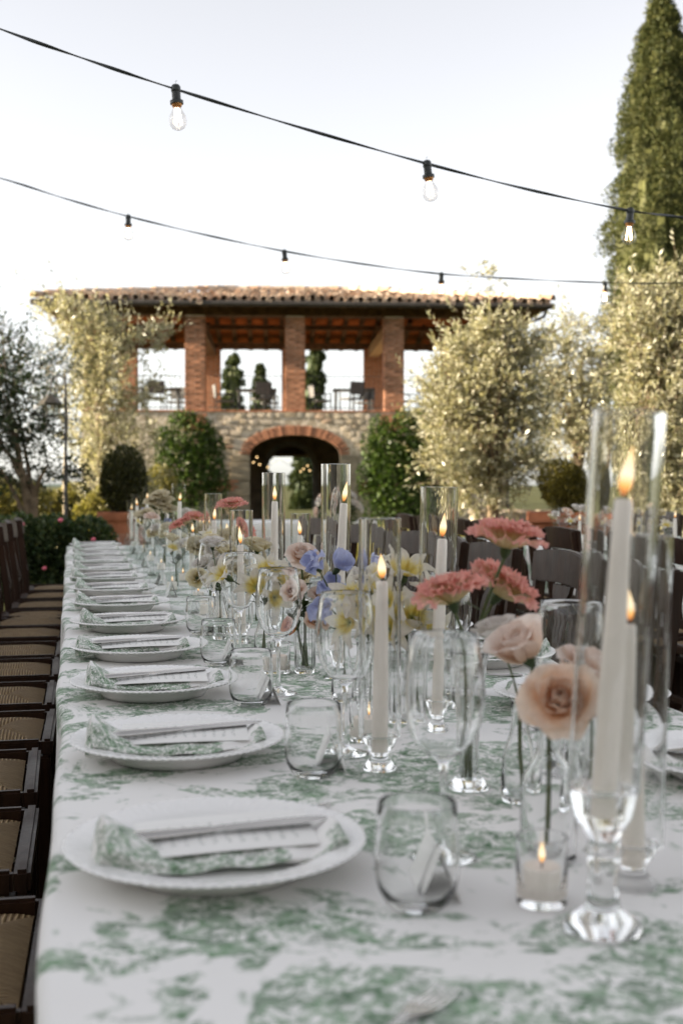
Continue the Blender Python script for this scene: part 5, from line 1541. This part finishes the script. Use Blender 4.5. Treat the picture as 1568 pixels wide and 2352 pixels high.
def k_rose(n=24, openness=62):
    ins = [petal(.016, .034, .75, .10, -.05, .001, 3, pr_rose, seed=1), petal(.021, .038, .55, .14, .10, .002, 3, pr_rose, seed=2), petal(.026, .040, .32, .10, .30, .003, 4, pr_rose, seed=3)]
    out = []
    for i in range(n):
        t = i / (n - 1)
        out.append((ins[0 if t < .34 else 1 if t < .68 else 2], place(i * 2.399 + .2 * math.sin(i * 3.3), .001 + .004 * t, R(3 + openness * t ** 1.4), .62 + .42 * t, .006 * (1 - t))))
    return out
def k_bud(n=14): return k_rose(n, 24)
def k_carn(n=36):
    ps = [petal(.024, .046, .22, .10, .30, .0055, 6.5, pr_fan, 14, 8, .0045, seed=s) for s in range(4)]
    return [(ps[i % 4], place(i * 2.399, .001, R(4 + 50 * (i / (n - 1)) ** .9 + 7 * math.sin(i * 2.1)), .78 + .26 * (i / (n - 1)))) for i in range(n)]
def k_lily(n=6):
    a = petal(.0115, .050, .35, .05, .42, .0012, 3, pr_lily, 6, 8, seed=1); b = petal(.0085, .050, .5, .05, .38, .001, 3, pr_lily, 6, 8, seed=2)
    return [((a, b)[i % 2], place(i * math.pi / 3, .0015, R(38 + 6 * (i % 2)), 1.0)) for i in range(6)]
def k_pea():
    a = petal(.026, .040, .12, .02, .35, .006, 5, pr_pea, 12, 8, .002, seed=1); b = petal(.016, .030, .5, .06, .10, .002, 3, pr_pea, 7, 6, seed=2)
    return [(a, place(0, .001, R(30), 1.0)), (a, place(.35, .0, R(8), .85)), (a, place(-.5, .001, R(50), .8)), (b, place(math.pi - .55, .001, R(40), 1.0)), (b, place(math.pi + .55, .001, R(40), 1.0))]
def k_loose(n=12):
    ps = [petal(.024, .042, .35, .10, .18, .003, 4, pr_rose, 7, 7, seed=s) for s in range(3)]
    return [(ps[i % 3], place(i * 2.399, .002, R(10 + 48 * (i / (n - 1))), .75 + .3 * (i / (n - 1)))) for i in range(n)]
KINDS = {'rose': k_rose, 'bud': k_bud, 'carnation': k_carn, 'lily': k_lily, 'pea': k_pea, 'loose': k_loose}
NM = {'rose': 'garden_rose', 'bud': 'garden_rose', 'carnation': 'carnation', 'lily': 'alstroemeria', 'pea': 'sweet_pea', 'loose': 'lisianthus'}
CT = {'rose': 'rose', 'bud': 'rose', 'carnation': 'carnation', 'lily': 'lily', 'pea': 'sweet pea', 'loose': 'flower'}
_pc = {}; _bc = {}
def petals_of(kind, mat):
    if (kind, mat) not in _pc:
        cache = {}; L_ = []
        for mb, mt in KINDS[kind]():
            if id(mb) not in cache: cache[id(mb)] = mb.mesh('petal', mat, True)
            L_.append((cache[id(mb)], mt))
        _pc[(kind, mat)] = L_
    return _pc[(kind, mat)]
def bloom_of(kind, mat):
    if (kind, mat) not in _bc:
        J = MB()
        for mb, mt in KINDS[kind](): J.add([mt @ Vector(v_) for v_ in mb.v], mb.f, mb.uv)
        _bc[(kind, mat)] = J.mesh('bloom', mat, True)
    return _bc[(kind, mat)]
CALYX = MB().lathe([(0, -.012), (.003, -.011), (.0065, -.004), (.0075, .003), (.006, .010), (0, .004)], 10).mesh('calyx', 'sepal_green', True)
LEAF = petal(.010, .045, .2, .05, .2, .001, 2, pr_lily, 4, 6).mesh('leaf', 'sepal_green', True)
def flower(kind, mat, bloom, base, axis, size=1.0, near=True, label=None, phrase=None, neck=None, leaves=0):
    bloom = Vector(bloom); base = Vector(base); ax = Vector(axis).normalized()
    root = thing(NM[kind], '', CT[kind], base)
    q = Vector((0, 0, 1)).rotation_difference(ax).to_matrix().to_4x4()
    T_ = Matrix.Translation(bloom - base) @ q @ Matrix.Rotation(random.uniform(0, 6), 4, 'Z') @ Matrix.Scale(size, 4)
    if near:
        for me, mt in petals_of(kind, mat): ob('petal', me, root, mw=T_ @ mt)
    else: ob('bloom', bloom_of(kind, mat), root, mw=T_)
    ob('calyx', CALYX, root, mw=T_ @ Matrix.Translation((0, 0, -.009 if kind in ('lily', 'pea') else 0)))
    e = bloom - base - ax * .010 * size
    nk = (Vector(neck) - base) if neck is not None else Vector((0, 0, min(.13, e.z * .6)))
    pts = [Vector((random.uniform(-.008, .008), random.uniform(-.008, .008), .006)), nk * .5 + Vector((0, 0, 0)), nk, nk.lerp(e, .5) + (e - nk).length * .10 * Vector((0, 0, 1)) - ax * .01, e]
    r0 = .0028 if kind in ('rose', 'bud', 'carnation') else .0016
    ob('stem', MB().tube(pts, [r0 * 1.1, r0, r0, r0 * .9, r0 * .8], 7).mesh('stem', 'stem_green', True), root)
    for k in range(leaves):
        lp_ = nk.lerp(e, .15 + .6 * k / max(1, leaves))
        ob('leaf', LEAF, root, mw=Matrix.Translation(lp_) @ Matrix.Rotation(random.uniform(0, 6), 4, 'Z') @ Matrix.Rotation(R(random.uniform(35, 75)), 4, 'X') @ Matrix.Scale(random.uniform(.6, 1.0), 4))
    if label: tag(root, label, CT[kind])
    else: reg(root, phrase, CT[kind], 'along the table centre' if base.x < 2 else 'second table centre', base.y)
    return root
def cam_axis(r, u, t): return RT * r + Vector((0, 0, 1)) * u - FH * t
V1 = at(1262, 1.21); vase('bottle', V1, label='clear glass bottle vase holding the open peach rose')
nk = V1 + Vector((0, 0, .14))
flower('rose', 'peach_petal', PK(1285, 1615, 1.17), V1 + Vector((0, 0, .008)), cam_axis(-.15, .45, .8), .98, True, 'open peach garden rose facing out beside the tallest candle tube', neck=nk)
V1b = at(1345, 1.36); vase('slim', V1b, label='slim clear vase behind the bottle vase of the peach rose')
flower('rose', 'blush_petal', PK(1338, 1550, 1.33), V1b + Vector((0, 0, .008)), cam_axis(.3, .8, .2), 1.0, True, 'pale peach rose seen behind the tallest candle tube', neck=V1b + Vector((0, 0, .12)))
V2 = at(1195, 1.44); vase('slim', V2, label='slim clear vase of the blush rosebud, behind the peach rose')
flower('bud', 'blush_petal', PK(1212, 1512, 1.34), V2 + Vector((0, 0, .008)), cam_axis(-.45, .75, .25), 1.22, True, 'half-open blush rosebud between the peach rose and the carnations', neck=V2 + Vector((0, 0, .12)))
flower('loose', 'white_petal', PK(1150, 1470, 1.42), V2 + Vector((0, 0, .008)), cam_axis(-.2, .9, .1), .95, True, 'white ruffled blossom below the pink carnations', neck=V2 + Vector((0, 0, .125)))
V3 = at(1078, 1.5); vase('trumpet', V3, label='flared ribbed glass vase holding the three pink carnations')
nk = V3 + Vector((0, 0, .18))
flower('carnation', 'carnation_petal', PK(1160, 1262, 1.5), V3 + Vector((0, 0, .008)), cam_axis(.12, .98, .05), 1.12, True, 'topmost of three ruffled pink and yellow carnations', neck=nk, leaves=2)
flower('carnation', 'carnation_petal', PK(1040, 1388, 1.46), V3 + Vector((0, 0, .008)), cam_axis(-.22, .95, .1), 1.08, True, 'lowest of three ruffled pink carnations, nearest the short candle tube', neck=nk)
flower('carnation', 'carnation_petal', PK(1140, 1370, 1.54), V3 + Vector((0, 0, .008)), cam_axis(.45, .75, .1), 1.15, True, 'middle of three ruffled pink carnations, leaning to the chairs', neck=nk)
V4 = at(935, 1.92); vase('cup', V4, label='ribbed glass cup vase of white and yellow lilies behind the short tube')
for i, (x, y, dz, a) in enumerate(((928, 1322, 0, (.3, .8, .5)), (902, 1385, -.03, (-.3, .4, .8)), (945, 1420, -.03, (.2, .3, .9)), (905, 1445, -.02, (-.2, .2, .9)), (965, 1375, .03, (.6, .4, .5)), (985, 1450, 0, (.5, .2, .7)), (880, 1330, .04, (-.4, .8, .2)))):
    flower('lily', 'lily_petal', PK(x, y, 1.92 + dz), V4 + Vector((0, 0, .008)), cam_axis(*a), 1.1, True, phrase='white lily bloom with yellow throat', neck=V4 + Vector((0, 0, .13)), leaves=i % 2)
V4b = at(838, 1.98); vase('slim', V4b, label='slim clear vase of pale lilies between sweet peas and short tube')
for i, (x, y, a) in enumerate(((815, 1378, (-.4, .5, .7)), (838, 1412, (.3, .2, .9)), (805, 1430, (-.5, .1, .8)), (845, 1362, (.4, .8, .3)))):
    flower('lily', 'lily_petal', PK(x, y, 1.98), V4b + Vector((0, 0, .008)), cam_axis(*a), 1.05, True, phrase='white lily bloom with yellow throat', neck=V4b + Vector((0, 0, .12)), leaves=i % 2)
V5 = at(790, 2.1); vase('slim', V5, label='slim clear vase holding the blue sweet peas')
for i, (x, y, a, s_) in enumerate(((724, 1298, (-.5, .6, .6), .98), (777, 1305, (.5, .6, .5), .9), (758, 1345, (.1, .4, .9), .95), (742, 1392, (-.4, .0, .9), .85), (862, 1308, (.4, .8, .3), .9), (770, 1365, (.4, .2, .8), .9))):
    flower('pea', 'blue_petal', PK(x, y, 2.08 + .02 * (i % 3)), V5 + Vector((0, 0, .008)), cam_axis(*a), s_, True,
           ['blue sweet pea, outermost toward the blush rose', 'blue sweet pea right against the tall tube', 'blue sweet pea, middle of the blue spray', 'lowest blue sweet pea above the wine glass rim', 'lone blue sweet pea seen behind the short tube', 'small blue sweet pea at the lower edge of the spray'][i], neck=V5 + Vector((0, 0, .12)), leaves=1)
V6 = at(700, 2.42); vase('cup', V6, label='ribbed glass cup vase of blush and peach roses')
nk = V6 + Vector((0, 0, .13))
for (k_, mt_, x, y, a, s_, lb) in (('rose', 'blush_petal', 693, 1283, (.1, .8, .6), .92, 'open blush rose highest in the ribbed cup vase'), ('bud', 'blush_petal', 683, 1366, (-.3, .5, .8), .95, 'peach-centred rosebud at the front of the ribbed cup vase'),
                                  ('bud', 'orange_petal', 678, 1442, (-.7, .3, .6), .72, 'small orange rosebud hanging low by the ribbed cup vase'), ('bud', 'peach_petal', 722, 1425, (.2, .2, .9), .8, 'peach rosebud hanging low beside the orange rosebud'), ('rose', 'white_petal', 812, 1330, (.5, .8, .2), .8, 'white rose half hidden behind the tall candle tube'), ('rose', 'blush_petal', 735, 1375, (.2, .7, .5), .7, 'small blush rose behind the blue sweet peas')):
    flower(k_, mt_, PK(x, y, 2.4), V6 + Vector((0, 0, .008)), cam_axis(*a), s_, True, lb, neck=nk if y < 1400 else nk + cam_axis(-.02, .0, .02), leaves=3)
V7 = at(606, 2.62); vase('slim', V7, label='slim clear vase of white alstroemeria seen through a wine glass')
for i, (x, y, a) in enumerate(((612, 1316, (.1, .8, .6)), (642, 1336, (.5, .5, .6)), (590, 1350, (-.4, .4, .8)), (520, 1325, (-.7, .5, .5)), (628, 1372, (.3, .0, .9)), (655, 1360, (.7, .3, .4)))):
    flower('lily', 'lily_petal', PK(x, y, 2.6), V7 + Vector((0, 0, .008)), cam_axis(*a), 1.05, True, phrase='white lily bloom with yellow throat', neck=V7 + Vector((0, 0, .12)), leaves=1)
V8 = at(505, 2.95); vase('slim', V8)
for i, (k_, mt_, x, y, a) in enumerate((('lily', 'lily_petal', 500, 1330, (-.3, .6, .7)), ('loose', 'white_petal', 488, 1256, (0, 1, .3)), ('loose', 'cream_petal', 512, 1272, (.3, .9, .3)), ('loose', 'white_petal', 470, 1300, (-.4, .8, .4)), ('loose', 'cream_petal', 455, 1330, (-.2, .4, .8)))):
    flower(k_, mt_, PK(x, y, 2.95 + .1 * i), V8 + Vector((0, 0, .008)), cam_axis(*a), .9, True, phrase={'lily': 'white lily bloom with yellow throat', 'loose': 'cream or white ruffled blossom'}[k_], neck=V8 + Vector((0, 0, .12)), leaves=1)
V9 = at(540, 3.3); vase('trumpet', V9)
for (x, y, a, s_) in ((533, 1172, (-.1, .95, .2), 1.0), (552, 1222, (.6, .7, .3), .95)):
    flower('carnation', 'carnation_petal', PK(x, y, 3.3), V9 + Vector((0, 0, .008)), cam_axis(*a), s_, True, phrase='ruffled pink carnation', neck=V9 + Vector((0, 0, .18)))
V10 = at(450, 4.6); vase('trumpet', V10, True)
for (x, y, a, s_) in ((430, 1205, (-.4, .9, .2), .95), (447, 1196, (.1, 1, .2), 1.0), (412, 1212, (-.5, .8, .3), .85)):
    flower('carnation', 'carnation_petal', PK(x, y, 4.6), V10 + Vector((0, 0, .008)), cam_axis(*a), s_, False, phrase='ruffled pink carnation', neck=V10 + Vector((0, 0, .18)))
V11 = at(378, 5.7); vase('trumpet', V11, True)
for (x, y, s_) in ((368, 1146, 1.2), (382, 1160, 1.1), (352, 1160, 1.1), (392, 1178, 1.0), (372, 1168, 1.1)):
    flower('carnation', 'cream_petal', PK(x, y, 5.7), V11 + Vector((0, 0, .008)), cam_axis(random.uniform(-.3, .3), .9, .3), s_, False, phrase='tall cream yellow carnation', neck=V11 + Vector((0, 0, .18)))
# denser small flowers farther along the table
fk = [('loose', 'white_petal', 'cream or white ruffled blossom'), ('loose', 'cream_petal', 'cream or white ruffled blossom'), ('lily', 'lily_petal', 'white lily bloom with yellow throat'), ('rose', 'blush_petal', 'small blush rose'), ('carnation', 'cream_petal', 'cream yellow carnation'), ('pea', 'blue_petal', 'pale blue sweet pea')]
ys = np.linspace(3.1, 7.7, 15)
for i, y in enumerate(ys):
    p = Vector((random.uniform(.40, .62), y + random.uniform(-.1, .1), TZ))
    kd = random.choice(['slim', 'bottle', 'cup', 'trumpet'])
    vase(kd, p, True)
    for k in range(random.randint(2, 4)):
        k_, mt_, ph = fk[min(5, int(random.random() ** 1.3 * 6))]
        b_ = p + Vector((random.uniform(-.07, .07), random.uniform(-.06, .06), random.uniform(.14, .26)))
        flower(k_, mt_, b_, p + Vector((0, 0, .008)), (random.uniform(-.5, .4), -random.uniform(.1, .8), .8), random.uniform(.8, 1.1), False, phrase=ph, leaves=1)
# second table
for i in range(9):
    p = Vector((3.4 + random.uniform(-.15, .15), 4.3 + i * .5, TZ))
    vase(random.choice(['slim', 'bottle', 'cup']), p, True)
    for k in range(3):
        k_, mt_, ph = random.choice(fk[:4] + [('rose', 'peach_petal', 'small peach rose')])
        flower(k_, mt_, p + Vector((random.uniform(-.08, .08), random.uniform(-.07, .07), random.uniform(.12, .24))), p + Vector((0, 0, .008)), (random.uniform(-.5, .4), -.5, .8), random.uniform(.9, 1.15), False, phrase=ph)
# large white arrangement on the small table
p = PK(775, 1198, 11.9); p.z = TZ
bw = ob('flower_bowl', MB().lathe([(0, 0), (.10, 0), (.12, .02), (.15, .09), (.14, .09), (.11, .03), (0, .02)], 24).mesh('flower_bowl', 'porcelain', True), None, p); tag(bw, 'white bowl of the big flower arrangement before the arch', 'bowl')
ar = thing('flower_arrangement', 'large bouquet of white flowers on the small table before the arch', 'bouquet', p + Vector((0, 0, .03)))
wb, cb = bloom_of('loose', 'white_petal'), bloom_of('rose', 'blush_petal')
for i in range(46):
    d = Vector((random.gauss(0, 1), random.gauss(0, 1), abs(random.gauss(0, 1)) * .8 + .1)).normalized()
    q = Vector((d.x * .24, d.y * .2, .06 + d.z * .26))
    ob('blossom', wb if i % 4 else cb, ar, mw=Matrix.Translation(q) @ Vector((0, 0, 1)).rotation_difference(d).to_matrix().to_4x4() @ Matrix.Scale(random.uniform(1.1, 1.6), 4))
n = 900
D = unit(RNG.normal(size=(n, 3)) + np.array([0, 0, .4])); P = D * np.array([.2, .17, .2]) * RNG.random((n, 1)) ** .5 + np.array([0, 0, .06])
V, F = leaf_quads(P, D, .06, .02)
ob('greenery', npmesh('greenery', V, F, 'climber_leaf'), ar)

# ------------------------------------------------------------------ labels counted from the far end
for (ph, cat, side), L_ in ITEMS.items():
    L_.sort(key=lambda t: -t[0])
    end = 'the square-pot end' if side.startswith('second') else END
    for i, (y, o) in enumerate(L_):
        tag(o, '%s, %s from %s, %s' % (ph, ORD[i], end.replace('the ', '', 1) if len(ph.split()) > 6 else end, side), cat, '%ss, %s' % (ph, side))
